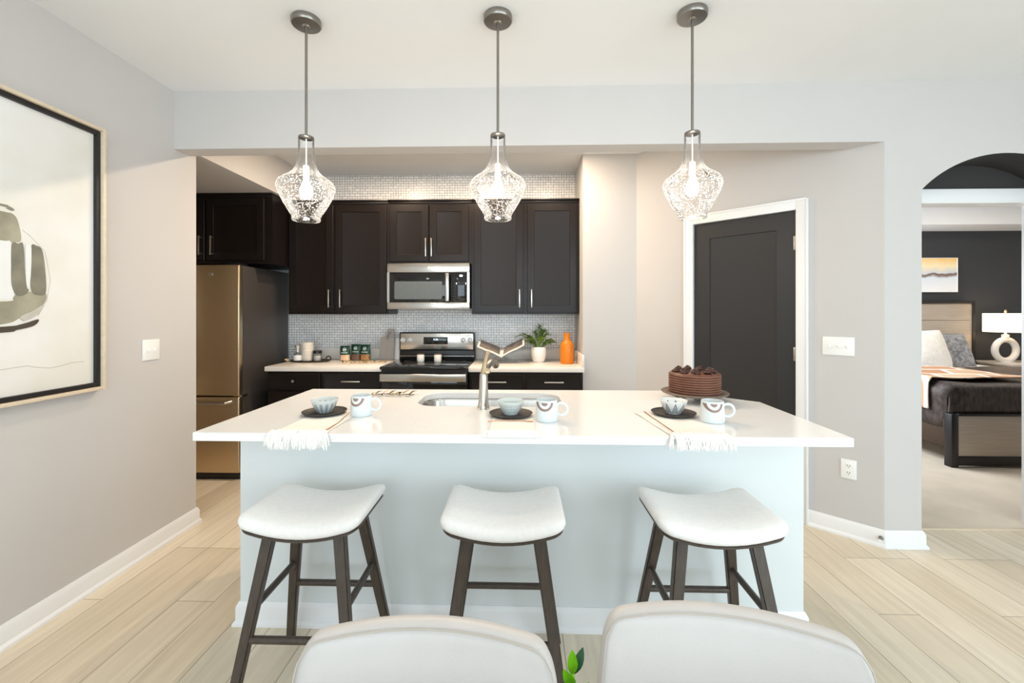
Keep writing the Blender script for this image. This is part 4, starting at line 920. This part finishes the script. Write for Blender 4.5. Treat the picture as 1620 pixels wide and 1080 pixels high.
# ------------------------------------------------------------------ place settings on the island
CT = 0.915
settings = [  # plate x,y ; bowl kind ; mug x,y ; napkin ; position word
    dict(plate=(-0.888, 1.962), bowl='leaf', mug=(-0.712, 1.945), nap=(-0.842, 0.205, -0.02), w='left'),
    dict(plate=(-0.040, 1.950), bowl='stripe', mug=(0.115, 1.872), nap=(-0.030, 0.175, 0.0), w='middle'),
    dict(plate=(0.692, 1.985), bowl='triangle', mug=(0.815, 1.870), nap=(0.668, 0.205, 0.10), w='right')]
LB = {'leaf': 'small white bowl with dark leaf pattern on the slate saucer', 'stripe': 'small pale bowl with fine vertical stripes on the slate saucer behind the middle stool', 'triangle': 'small white bowl with grey triangle band near the cake'}
WH = {'left': 'nearest the refrigerator', 'middle': 'in front of the faucet', 'right': 'in front of the cake stand'}
plate0 = mug0 = None
for i, s in enumerate(settings):
    if plate0 is None:
        plate0 = MB().lathe([(0, 0), (0.075, 0), (0.088, 0.004), (0.096, 0.011), (0.097, 0.013), (0.094, 0.0135), (0.085, 0.008), (0.07, 0.006), (0, 0.006)], 48).build('saucer', M['slate']); o = plate0
    else: o = copy_tree(plate0)
    o.location = (*s['plate'], CT + 0.003); tag(o, 'dark slate saucer under the bowl ' + WH[s['w']], 'saucer', 'slate saucers on the island')
    b = MB().lathe([(0, 0.004), (0.026, 0.004), (0.028, 0.0), (0.031, 0.0), (0.034, 0.006), (0.045, 0.022), (0.054, 0.042), (0.060, 0.058), (0.0585, 0.0595), (0.056, 0.058), (0.049, 0.040), (0.040, 0.022), (0.028, 0.011), (0, 0.009)], 56).build('bowl', bowl_mat(s['bowl']))
    b.location = (*s['plate'], CT + 0.0095); tag(b, LB[s['bowl']], 'bowl', 'patterned bowls on the island')
    if mug0 is None:
        mug0 = thing('mug', '', 'mug', (0, 0, 0), 0, 'half-circle mugs on the island'); o = mug0
        MB().lathe([(0, 0.002), (0.043, 0.0), (0.047, 0.003), (0.0485, 0.012), (0.0480, 0.03), (0.0462, 0.06), (0.0445, 0.086), (0.0435, 0.090), (0.0415, 0.090), (0.0405, 0.086), (0.042, 0.06), (0.044, 0.02), (0.042, 0.008), (0, 0.007)], 56).build('cup', M['mug'], mug0)
        MB().tube([(0.062 + 0.026 * math.cos(a) , 0, 0.050 + 0.026 * math.sin(a)) for a in [R(-140 + 280 * k / 20) for k in range(21)]], 0.0058, 12).build('handle', M['mug'], mug0)
    else: o = copy_tree(mug0)
    o.location = (*s['mug'], CT); o.rotation_euler = (0, 0, R(-4)); o['label'] = 'white mug with brown half-circle ' + WH[s['w']]
    # napkin lying from the saucer over the front edge of the counter
    x, w_, sk = s['nap']
    over = {'left': 0.012, 'middle': -0.008, 'right': 0.014}[s['w']]
    t = thing('napkin', 'cream fringed napkin over the counter edge, ' + WH[s['w']], 'napkin', (x, 1.64, CT), 0, 'fringed napkins on the island')
    def top(u, v, z=0.0022, over=over, w_=w_, sk=sk):
        L_ = 0.40; d_ = -over + v * L_
        xx = (u - 0.5) * w_ - sk * d_
        zz = z + 0.0006 * math.sin(u * 17 + v * 9)
        if d_ < 0: zz -= d_ * d_ * 30 
        return (xx, d_, zz)
    g = MB(); g.grid(lambda u, v: top(u, v), 20, 34); g.grid(lambda u, v: top(u, v, 0.0006), 20, 34)
    g.build('cloth', M['cream'], t)
    fr = MB(); rr = random.Random(40 + i)
    for k in range(170):
        u = rr.random(); x0_, y0_, z0_ = top(u, 0.0); dx = rr.uniform(-0.026, 0.026); ln = rr.uniform(0.7, 1.15); out = rr.uniform(0.003, 0.018)
        yb = rr.uniform(0.0, 0.045)
        hang = {'left': 0.050, 'middle': 0.006, 'right': 0.042}[s['w']] * ln
        zt = 0.004 + rr.uniform(0, 0.007)
        if s['w'] == 'middle': pts = [(x0_, y0_ + 0.035, 0.004), (x0_ + dx * 0.5, y0_ + 0.02, zt), (x0_ + dx, y0_ + 0.004, 0.003), (x0_ + dx * 1.2, -0.004 + 0.0, -0.002 - hang)]
        else: pts = [(x0_, yb, 0.004), (x0_ + dx * 0.3, yb * 0.4, zt), (x0_ + dx * 0.6, -0.006 - out * 0.5, 0.001), (x0_ + dx, -0.010 - out * 0.7, -hang * 0.5), (x0_ + dx * 1.2, -0.010 - out * 0.6, -hang)]
        fr.tube(pts, [0.0026, 0.0036, 0.0036, 0.0034, 0.0022][:len(pts)], 6)
    f_ = fr.build('fringe', M['fringe'], t); f_['kind'] = 'stuff'
def stick(label, pts, grp=True):
    pts = [Vector(p) for p in pts]; m = len(pts)
    o = MB().tube(pts, [0.0022] + [0.0018] * (m - 2) + [0.0030], 8).build('stirring_stick', M['copper'])
    tag(o, label, 'stirring stick', 'copper sticks beside the saucers')
stick('thin copper stick angled beside the dark leaf bowl', [(-0.752, 1.665, CT + 0.006), (-0.755, 1.80, CT + 0.004), (-0.778, 1.96, CT + 0.003), (-0.785, 2.10, CT + 0.003)])
stick('thin copper stick lying across in front of the middle saucer', [(-0.135, 1.83, CT + 0.005), (-0.09, 1.838, CT + 0.007), (0.0, 1.838, CT + 0.007), (0.056, 1.832, CT + 0.005)])
stick('thin copper stick angled at the side of the triangle bowl', [(0.590, 1.675, CT + 0.005), (0.585, 1.80, CT + 0.005), (0.578, 1.92, CT + 0.004), (0.575, 2.03, CT + 0.004)])
t = thing('leaf_sprig', 'small olive and gold leaf sprig lying by the sink edge', 'sprig', (-0.72, 2.40, CT))
MB().tube([(-0.12, -0.01, 0.004), (-0.04, 0.01, 0.008), (0.05, 0.0, 0.006), (0.13, 0.02, 0.004)], 0.0018, 6).build('stem', M['leafdk'], t)
rr = random.Random(3)
for k in range(12):
    x = -0.10 + k * 0.019; sd = 1 if k % 2 else -1
    MB().leaf((x, 0.0, 0.006), (x + 0.035, sd * rr.uniform(0.02, 0.055), 0.006 + rr.uniform(0.0, 0.022)), 0.018, (0, 0, 1), 0.12).build('leaf', M['leafdk'] if k % 3 else M['gold'], t)

# ------------------------------------------------------------------ cake and stand
t = thing('cake_stand', 'round weathered wood cake stand on short feet at the island corner', 'cake stand', (0.922, 2.33, CT))
MB().lathe([(0, 0.034), (0.150, 0.034), (0.163, 0.039), (0.167, 0.045), (0.164, 0.047), (0.152, 0.043), (0, 0.043)], 56).build('plate', M['stand'], t)
for a in (205, 275, 25, 95):
    x, y = 0.118 * math.cos(R(a)), 0.118 * math.sin(R(a)); MB().bar((x, y, 0), (x, y, 0.036), 0.014, 0.014, 0.020, 0.020).build('foot', M['stand'], t)
t = thing('cake', 'chocolate layer cake with ridged sides and piped rosettes', 'cake', (0.922, 2.33, CT + 0.043))
pr = [(0, 0.0), (0.128, 0.0)]
for k in range(8):
    z = 0.003 + k * 0.0126; pr += [(0.1265, z), (0.1325, z + 0.002), (0.1345, z + 0.006), (0.1325, z + 0.0102), (0.1265, z + 0.0122)]
pr += [(0.130, 0.104), (0.126, 0.108), (0.09, 0.109), (0, 0.109)]
pr = [(r_ * 0.965, z_) for r_, z_ in pr]
t.scale = (1, 1, 0.95)
MB().lathe(pr, 64).build('body', M['choc'], t, ang=60)
for k in range(9):
    a = 2 * PI * k / 9 + 0.2; cx_, cy_ = 0.088 * math.cos(a), 0.088 * math.sin(a)
    pts = []; rs = []
    for j in range(30):
        f = j / 29; an = f * 2 * PI * 2.4 + a; r_ = 0.019 * (1 - f * 0.85); pts.append((cx_ + r_ * math.cos(an), cy_ + r_ * math.sin(an), 0.113 + 0.022 * f)); rs.append(0.0085 * (1 - 0.55 * f))
    MB().tube(pts, rs, 8).build('rosette', M['dchoc'], t)
rr = random.Random(11); mb = MB()
for k in range(26):
    a = rr.random() * 2 * PI; r_ = rr.uniform(0, 0.055); x, y = r_ * math.cos(a), r_ * math.sin(a); s_ = rr.uniform(0.004, 0.010)
    mb.box(-s_, s_, -s_ * 0.4, s_ * 0.4, 0, s_ * 0.8, 0.0008, mtx=Matrix.Translation((x, y, 0.109 + rr.uniform(0, 0.006))) @ Matrix.Rotation(rr.random() * 3, 4, 'Z') @ Matrix.Rotation(rr.uniform(-.6, .6), 4, 'X'))
o = mb.build('chocolate_shavings', M['dchoc'], t); o['kind'] = 'stuff'

# ------------------------------------------------------------------ things on the kitchen counters
t = thing('tray', 'dark oval bronze tray with pale handle by the refrigerator', 'tray', (-1.965, 4.03, CT))
MB().lathe([(0, 0), (0.17, 0), (0.185, 0.006), (0.19, 0.014), (0.187, 0.014), (0.18, 0.008), (0.165, 0.004), (0, 0.004)], 48, fy=0.52).build('dish', M['bronze'], t)
MB().tube([(-0.18, -0.03, 0.010), (-0.205, -0.01, 0.02), (-0.208, -0.045, 0.022), (-0.185, -0.05, 0.012)], 0.008, 8).build('handle', M['palewood'], t)
MB().tube([(0.178 + 0.022 * math.cos(a), 0.0, 0.030 + 0.02 * math.sin(a)) for a in [2 * PI * k / 16 for k in range(16)]], 0.006, 8, loop=True).build('handle', M['bronze'], t)
t = thing('bottle', 'clear glass bottle with white label band on the bronze tray', 'bottle', (-2.075, 4.02, CT + 0.0045))
MB().lathe([(0, 0), (0.033, 0), (0.036, 0.005), (0.036, 0.055), (0.030, 0.066), (0.014, 0.078), (0.012, 0.11), (0.020, 0.135), (0.026, 0.15)], 32).build('glass', M['clear'], t)
MB().lathe([(0.0366, 0.008), (0.0368, 0.012), (0.0368, 0.052), (0.0366, 0.056)], 32).build('label_band', M['plasticwhite'], t)
MB().lathe([(0, 0.086), (0.010, 0.086), (0.010, 0.115), (0.018, 0.14), (0, 0.145)], 24).build('stopper', M['creamcer'], t)
bowl_s = None
for k in range(5):
    if bowl_s is None:
        bowl_s = MB().lathe([(0, 0), (0.044, 0), (0.050, 0.004), (0.0525, 0.016), (0.054, 0.036), (0.052, 0.038), (0.050, 0.034), (0.047, 0.012), (0, 0.008)], 40).build('bowl', M['creamcer']); o = bowl_s
    else: o = copy_tree(bowl_s)
    o.location = (-2.0 + 0.002 * (k % 2), 4.055, CT + 0.0045 + k * 0.0335)
    tag(o, ('lowest cream bowl of the stack on the bronze tray', 'second cream bowl from the bottom of the stack on the tray', 'third cream bowl, midway up the stack on the tray', 'cream bowl directly below the topmost of the tray stack', 'topmost cream bowl of the stack on the bronze tray')[k], 'bowl', 'cream bowls stacked on the tray')
t = thing('jar', 'squat glass jar with black lid on the bronze tray', 'jar', (-1.900, 4.045, CT + 0.0045))
MB().lathe([(0, 0), (0.036, 0), (0.039, 0.005), (0.039, 0.055), (0.034, 0.066), (0.034, 0.07)], 32).build('glass', M['clear'], t)
MB().lathe([(0, 0.003), (0.034, 0.003), (0.036, 0.01), (0.036, 0.05), (0, 0.052)], 32).build('contents', M['creamcer'], t)
MB().lathe([(0, 0.07), (0.038, 0.07), (0.040, 0.072), (0.040, 0.094), (0.037, 0.097), (0, 0.097)], 32).build('lid', M['black'], t)
def coffee_bag(x, y, w, h, art, label, rz):
    t = thing('coffee_bag', label, 'coffee bag', (x, y, CT), rz, 'green coffee bags on the counter')
    def fn(sgn):
        def f(u, v):
            a = u * 2 - 1; k = (1 - v ** 3.2)
            return (a * w / 2 * (0.97 + 0.03 * k), sgn * (0.030 * (1 - abs(a) ** 3) * k + 0.001) + 0.0, v * h)
        return f
    MB().grid(fn(-1), 15, 19).grid(fn(1), 15, 19).box(-w / 2 * 0.97, w / 2 * 0.97, -0.0025, 0.0025, h - 0.012, h).build('pouch', M['green'], t)
    pch = t
    def onfront(z0, z1, x0=-0.92, x1=0.92, off=0.0012):
        f = fn(-1)
        def g(u, v):
            a = x0 + (x1 - x0) * u; z = z0 + (z1 - z0) * v; p = f((a + 1) / 2, z / h); return (p[0], p[1] - off, p[2])
        return g
    MB().grid(onfront(0.004, h * 0.40), 12, 8).build('picture_label', M[art], t)
    # round white emblem: ring, figure and crown
    f = fn(-1); cz = h * 0.76
    em = MB()
    def disc(r0, r1, n=24):
        def g(u, v):
            r_ = r0 + (r1 - r0) * v; an = 2 * PI * u; x_ = r_ * math.cos(an); z = cz + r_ * math.sin(an)
            p = f((x_ / (w / 2) + 1) / 2, z / h); return (p[0], p[1] - 0.0016, z)
        em.grid(g, n, 2, closed_u=True)
    disc(0.014, 0.0175); disc(0.0005, 0.0065)
    for sx in (-1, 1): em.grid(lambda u, v, sx=sx: (sx * (0.007 + 0.004 * u), f((sx * (0.007 + 0.004 * u) / (w / 2) + 1) / 2, 0.7)[1] - 0.002, cz - 0.010 + 0.018 * v), 3, 3)
    em.build('emblem', M['bagmark'], t)
    tx = MB(); zz = h * 0.52
    for j in range(7):
        a0 = -0.6 + j * 0.175; tx.grid(onfront(zz, zz + 0.0075, a0, a0 + 0.12, 0.0014), 3, 2)
    tx.build('lettering', M['bagmark'], t)
coffee_bag(-1.660, 4.105, 0.098, 0.142, 'bagart1', 'shortest green coffee bag with peach label, nearest the tray', R(3))
coffee_bag(-1.565, 4.135, 0.098, 0.155, 'bagart2', 'middle green coffee bag with dark red label', R(-2))
coffee_bag(-1.470, 4.120, 0.100, 0.153, 'bagart3', 'green coffee bag with brown label, nearest the cutting boards', R(-6))
t = thing('dried_garland', 'dried golden leaf garland lying in front of the coffee bags', 'garland', (-1.42, 3.93, CT))
MB().tube([(-0.18, -0.04, 0.006), (-0.06, 0.0, 0.008), (0.06, -0.03, 0.007), (0.2, 0.05, 0.006)], 0.003, 6).build('stem', M['gold'], t)
rr = random.Random(5)
for k in range(22):
    f = k / 21; x = -0.18 + 0.38 * f; y = -0.03 + 0.05 * f; sd = 1 if k % 2 else -1
    MB().leaf((x, y, 0.006), (x + rr.uniform(0.0, 0.045), y + sd * rr.uniform(0.03, 0.06), 0.006 + rr.uniform(0.0, 0.022)), 0.016, (0, 0, 1), 0.1).build('leaf', M['gold'] if k % 5 else M['leafdk'], t)
t = thing('cutting_board', 'grey wooden cutting board with dark strap leaning by the range', 'cutting board', (-1.283, 4.165, CT + 0.001)); t.rotation_euler = (R(-7), 0, 0)
pts = rrect(-0.068, 0.068, 0.0, 0.225, 0.008, 4)
MB().prism(pts, 0, 0.016, 0.002, mtx=Matrix.Rotation(R(90), 4, 'X') @ Matrix.Translation((0, 0, -0.016))).prism(rrect(-0.004, 0.062, 0.215, 0.30, 0.006, 4), 0, 0.016, 0.002, mtx=Matrix.Rotation(R(90), 4, 'X') @ Matrix.Translation((0, 0, -0.016))).build('board', M['greywood'], t)
MB().tube([(0.035, -0.003, 0.27), (0.015, -0.012, 0.25), (0.004, -0.014, 0.22), (0.010, -0.012, 0.195)], 0.005, 8, flat=0.5).build('strap', M['velvet'], t)
o = MB().prism(rrect(-0.065, 0.065, 0.0, 0.21, 0.008, 4), 0, 0.014, 0.002, mtx=Matrix.Rotation(R(90), 4, 'X') @ Matrix.Translation((0, 0, -0.014))).build('cutting_board', M['marble'])
o.location = (-1.235, 4.215, CT + 0.001); o.rotation_euler = (R(-6), 0, 0)
tag(o, 'white marble board standing behind the grey cutting board', 'cutting board')
sh0 = None
for x, lab in ((-0.898, 'white ceramic shaker on the cooktop, nearest the coffee bags'), (-0.742, 'white ceramic shaker on the cooktop, nearest the cookbook')):
    if sh0 is None:
        sh0 = thing('shaker', '', 'shaker', (0, 0, 0), 0, 'white shakers on the cooktop'); o = sh0
        MB().lathe([(0, 0), (0.029, 0), (0.032, 0.004), (0.033, 0.02), (0.033, 0.062), (0.031, 0.066), (0, 0.066)], 32).build('body', M['potwhite'], sh0)
        MB().lathe([(0, 0.066), (0.031, 0.066), (0.031, 0.069), (0.026, 0.073), (0, 0.074)], 32).build('cap', M['copper'], sh0)
    else: o = copy_tree(sh0)
    o.location = (x, 3.93, 0.926); o['label'] = lab
# cookbook on an acrylic stand
t = thing('book_stand', 'clear acrylic book stand on the counter right of the range', 'book stand', (-0.175, 4.05, CT))
for sx in (-1, 1):
    b = bmesh.new(); vs = [(-sx * 0.145, -0.08, 0.0), (-sx * 0.145, 0.09, 0.0), (sx * 0.14, 0.09, 0.105), (sx * 0.14, -0.08, 0.105)]
    if sx > 0: vs = [(x, y + 0.0, z) for x, y, z in vs]
    v_ = [b.verts.new(p) for p in vs]; b.faces.new(v_); bmesh.ops.solidify(b, geom=list(b.faces), thickness=0.004)
    MB().add(b).build('panel', M['acrylic'], t)
t = thing('cookbook', 'open cookbook with dark photo page resting on the acrylic stand', 'book', (-0.165, 4.03, CT + 0.078)); t.rotation_euler = (R(10), 0, 0)
for sx, m_ in ((-1, 'paper'), (1, 'bookphoto')):
    def pg(off):
        def fn(u, v):
            d_ = u * 0.235; a = 0.42 if sx < 0 else 0.50
            return (sx * d_ * math.cos(a), -0.135 + 0.27 * v, d_ * math.sin(a) + 0.006 * math.sin(PI * min(1, u * 1.6)) + off)
        return fn
    cv = MB(); b = bmesh.new(); bl = MB().grid(pg(0.012), 14, 4).grid(pg(0.0), 14, 4)
    bl.grid(lambda u, v: pg(0.012 * v)(u, 0), 14, 2).grid(lambda u, v: pg(0.012 * v)(u, 1), 14, 2).grid(lambda u, v: pg(0.012 * u)(1, v), 2, 4)
    bl.build('page_block', M['paper'], t)
    MB().grid(lambda u, v: tuple(a + c for a, c in zip(pg(0.0125)(0.08 + 0.84 * u, 0.08 + 0.84 * v), (0, 0, 0.0008))), 12, 4).build('printed_page', M['bookphoto'], t)
    MB().grid(lambda u, v: pg(-0.001)(u, v), 14, 4).grid(lambda u, v: pg(-0.004)(u, v), 14, 4).build('cover', M['greywood'], t)
# fern in a white pot
t = thing('potted_fern', 'green fern in a white round pot on the kitchen counter', 'potted fern', (0.175, 4.06, CT))
MB().lathe([(0, 0), (0.045, 0), (0.055, 0.008), (0.068, 0.05), (0.0725, 0.09), (0.071, 0.125), (0.067, 0.140), (0.063, 0.140), (0.066, 0.12), (0.06, 0.11), (0, 0.11)], 44).build('pot', M['potwhite'], t)
MB().lathe([(0, 0.125), (0.064, 0.122), (0.066, 0.118)], 28).build('soil', M['soil'], t)
rr = random.Random(21)
FR = [(178, 0.20, 0.12), (165, 0.17, 0.13), (150, 0.12, 0.10), (205, 0.15, 0.07), (20, 0.14, 0.08), (5, 0.17, 0.06), (-12, 0.15, 0.07), (70, 0.06, 0.21), (95, 0.05, 0.19), (40, 0.10, 0.16), (60, 0.09, 0.17), (120, 0.09, 0.15), (-60, 0.10, 0.10), (-100, 0.11, 0.10), (-140, 0.12, 0.09), (230, 0.12, 0.05), (330, 0.12, 0.05), (140, 0.15, 0.11), (30, 0.12, 0.13)]
for a, rch, ht in FR:
    d_ = Vector((math.cos(R(a)), math.sin(R(a)) * 0.6, 0)); pts = []
    for k in range(9):
        f = k / 8; pts.append(Vector((0, 0, 0.12)) + d_ * (rch * (f ** 0.9)) + Vector((0, 0, ht * math.sin(f * 1.9) / 0.99)))
    fm = MB().tube(pts, [0.002 - 0.0014 * k / 8 for k in range(9)], 5)
    for k in range(2, 9):
        for h_ in (0.0, 0.5):
            if k == 8 and h_: continue
            p = pts[k].lerp(pts[min(8, k + 1)], h_); tn = (pts[min(8, k + 1)] - pts[k - 1]).normalized(); sd = tn.cross(Vector((0, 0, 1))); sd = sd.normalized() if sd.length > 1e-3 else Vector((0, 1, 0))
            ln = 0.040 * math.sin(PI * (0.12 + 0.82 * (k + h_) / 9)) + 0.008
            for s_ in (-1, 1): fm.leaf(p, p + sd * s_ * ln * 0.8 + tn * ln * 0.7 + Vector((0, 0, rr.uniform(-0.006, 0.010))), 0.011, (0, 0, 1), 0.08, 4, 0.0)
    fm.build('frond', M['fern'], t)
t = MB().lathe([(0, 0), (0.056, 0), (0.060, 0.004), (0.061, 0.02), (0.061, 0.155), (0.057, 0.175), (0.044, 0.195), (0.031, 0.208), (0.028, 0.220), (0.028, 0.262), (0.030, 0.268), (0.029, 0.274), (0.024, 0.274), (0.023, 0.25), (0, 0.24)], 44).build('vase', M['orange'])
t.location = (0.425, 3.94, CT); tag(t, 'orange bottle-shaped ceramic vase at the end of the kitchen counter', 'vase')

# ------------------------------------------------------------------ bedroom
t = thing('bed', 'greige wood bed with black frame seen through the arched doorway', 'bed', (3.815, 3.96, 0))
BWX, BLY = 2.30, 2.18
fb = MB().box(0.06, BWX - 0.06, 0.006, 0.05, 0.10, 0.46, 0.004).build('footboard', M['bedwood'], t)
MB().box(0, 0.062, 0, 0.075, 0, 0.475, 0.008).box(BWX - 0.062, BWX, 0, 0.075, 0, 0.475, 0.008).box(0.06, BWX - 0.06, 0, 0.055, 0.02, 0.105, 0.004).box(0.06, BWX - 0.06, 0, 0.055, 0.458, 0.478, 0.003).build('footboard_frame', M['blackframe'], t)
for x in (0.005, BWX - 0.045): MB().box(x, x + 0.04, 0.075, BLY - 0.06, 0.17, 0.42, 0.004).build('side_rail', M['railshade'], t)
hb = MB().box(0.12, BWX + 0.03, BLY - 0.04, BLY, 0.15, 1.50, 0.003).build('headboard', M['bedwood'], t)
ring(MB(), 0.10, BWX + 0.06, 0.0, 1.525, 0.035, BLY - 0.055, BLY + 0.005, 0.003).build('headboard_frame', M['blackframe'], hb)
MB().box(0.13, BWX, BLY - 0.0415, BLY - 0.039, 1.262, 1.266).build('headboard_groove', M['blackframe'], hb)
MB().box(0.05, BWX - 0.05, 0.08, BLY - 0.06, 0.30, 0.685, 0.05, 4).build('mattress', M['sheet'], t)
def drape(name, mm, label, cat, x0, x1, y0, y1, ztop, hang_front, hang_left, amp, seed, thick=0.012):
    """cloth lying on the mattress, falling over its foot end and left side"""
    rr_ = random.Random(seed); ph = [rr_.uniform(0, 6) for _ in range(6)]
    mx, my = 3.865, 4.04            # mattress edges
    def fn(off):
        def f(u, v):
            sx = -hang_left + u * (x1 - x0 + hang_left); sy = -hang_front + v * (y1 - y0 + hang_front)
            x = x0 + sx; y = y0 + sy; z = ztop
            wv = amp * (math.sin(5 * x + ph[0] + 3 * y) + 0.6 * math.sin(11 * x - 4 * y + ph[1]) + 0.5 * math.sin(8 * y + ph[2]))
            if sx < 0 and sy < 0:
                z -= max(-sx, -sy); x = x0 - 0.02 - 0.01 * math.sin(9 * y); y = y0 - 0.02
            elif sx < 0: z += sx; x = x0 - 0.022 - abs(wv) * 0.5
            elif sy < 0: z += sy; y = y0 - 0.022 - abs(wv) * 0.6
            else: z += wv * 0.5 + amp
            return (x, y, z + off)
        return f
    g = MB().grid(fn(0.0), 48, 48); g2 = bmesh.new()
    o = g.build(name, M[mm], ang=80); so = o.modifiers.new('thick', 'SOLIDIFY'); so.thickness = thick; so.offset = 1
    return tag(o, label, cat)
drape('blanket', 'furbrown', 'dark brown fur blanket over the foot of the bed', 'blanket', 3.86, 6.10, 4.035, 5.25, 0.700, 0.22, 0.36, 0.016, 4, 0.018)
o = drape('throw_blanket', 'throw', 'orange and white patterned throw across the fur blanket', 'throw', 3.83, 4.72, 4.16, 4.98, 0.752, 0.0, 0.27, 0.014, 9, 0.010)
def pillow(label, mm, loc, rx, rz, w, h, d, ry=0):
    def f(sgn):
        def g(u, v):
            a, c = u * 2 - 1, v * 2 - 1; k = max(0, (1 - abs(a) ** 2.6) * (1 - abs(c) ** 2.6)) ** 0.5
            pin = 1 - 0.10 * (a * a) * (1 - c * c) 
            return (a * w / 2 * (1 - 0.08 * (1 - a * a) * 0 - 0.05 * (1 - abs(c)) ), sgn * d / 2 * k, h / 2 + c * h / 2 * (1 - 0.05 * (1 - abs(a))))
        return g
    o = MB().grid(f(-1), 22, 22).grid(f(1), 22, 22).build('pillow', M[mm], ang=80); o.location = loc; o.rotation_euler = (R(rx), R(ry), R(rz))
    tag(o, label, 'pillow', 'pillows on the bed'); return o
pillow('white fur pillow at the front of the bed pillows', 'furwhite', (5.02, 5.46, 0.70), -20, 4, 0.56, 0.48, 0.20)
pillow('grey fur pillow leaning behind the white fur pillow', 'furgrey', (5.42, 5.60, 0.695), -22, 0, 0.56, 0.43, 0.17)
pillow('dark plum pillow at the edge behind the grey fur pillow', 'velvet', (5.58, 5.84, 0.69), -18, 0, 0.52, 0.42, 0.12)
t = thing('nightstand', 'pale nightstand beside the bed holding the lamp', 'nightstand', (6.50, 5.90, 0))
MB().box(-0.31, 0.40, -0.25, 0.25, 0.69, 0.72, 0.004).build('top', M['nightstand'], t)
MB().box(-0.29, 0.38, -0.23, 0.24, 0.12, 0.69, 0.003).build('body', M['bedwood'], t)
for z in (0.155, 0.425):
    d_ = MB().box(-0.27, 0.36, -0.242, -0.225, z, z + 0.245, 0.003).build('drawer', M['bedwood'], t); hhandle(d_, 0.045, -0.242, z + 0.13, 0.14)
for sx in (-0.27, 0.36):
    for sy in (-0.21, 0.22): MB().box(sx - 0.018, sx + 0.018, sy - 0.018, sy + 0.018, 0, 0.12, 0.003).build('leg', M['blackframe'], t)
t = thing('table_lamp', 'lit table lamp with white ring base and drum shade', 'lamp', (6.345, 5.88, 0.72))
MB().tube([(0.135 * math.cos(a), 0, 0.16 + 0.135 * math.sin(a)) for a in [2 * PI * k / 40 for k in range(40)]], 0.036, 16, loop=True).build('ring_base', M['lampcer'], t)
MB().box(-0.075, 0.075, -0.05, 0.05, 0, 0.012, 0.004).build('foot', M['lampcer'], t)
MB().lathe([(0, 0.315), (0.034, 0.315), (0.036, 0.32), (0.036, 0.36), (0.02, 0.364), (0.012, 0.368), (0.012, 0.40), (0, 0.40)], 24).build('neck', M['lampcer'], t)
MB().lathe([(0.205, 0.395), (0.2065, 0.396), (0.2065, 0.638), (0.205, 0.64), (0.203, 0.638), (0.203, 0.397)], 48, closed=True).build('lamp_shade', M['shade'], t)
MB().tube([(0, 0, 0.38), (0, 0, 0.65)], 0.004, 8).lathe([(0, 0.645), (0.012, 0.65), (0.016, 0.665), (0.01, 0.685), (0, 0.69)], 20).tube([(-0.203, 0, 0.62), (0.203, 0, 0.62)], 0.002, 6).tube([(0, -0.203, 0.62), (0, 0.203, 0.62)], 0.002, 6).build('harp_and_finial', M['brassglint'], t)
MB().lathe([(0, 0.44), (0.014, 0.44), (0.03, 0.49), (0.03, 0.51), (0.015, 0.535), (0, 0.54)], 20).build('bulb', emit_mat('bedside_bulb', (1.0, 0.72, 0.42), 70), t)
t = thing('framed_print', 'bright landscape print hanging above the headboard', 'picture', (5.36, 6.198, 1.887))
ring(MB(), -0.665, 0.665, -0.237, 0.237, 0.008, -0.03, 0, 0.001).build('frame', M['trim'], t)
MB().box(-0.657, 0.657, -0.024, -0.001, -0.229, 0.229).build('print', M['landscape'], t)
t = thing('bedside_plant', 'small green plant at the far side of the bedside lamp', 'plant', (6.70, 5.86, 0.72))
MB().lathe([(0, 0), (0.04, 0), (0.05, 0.09), (0.046, 0.09), (0, 0.08)], 24).build('pot', M['potwhite'], t)
rr = random.Random(8)
for k in range(14):
    a = rr.random() * 2 * PI; MB().leaf((0.01 * math.cos(a), 0.01 * math.sin(a), 0.08), (0.13 * math.cos(a), 0.10 * math.sin(a), rr.uniform(0.12, 0.26)), 0.035, (0, 0, 1), 0.2).build('leaf', M['zz'], t)
bpy.context.view_layer.update()
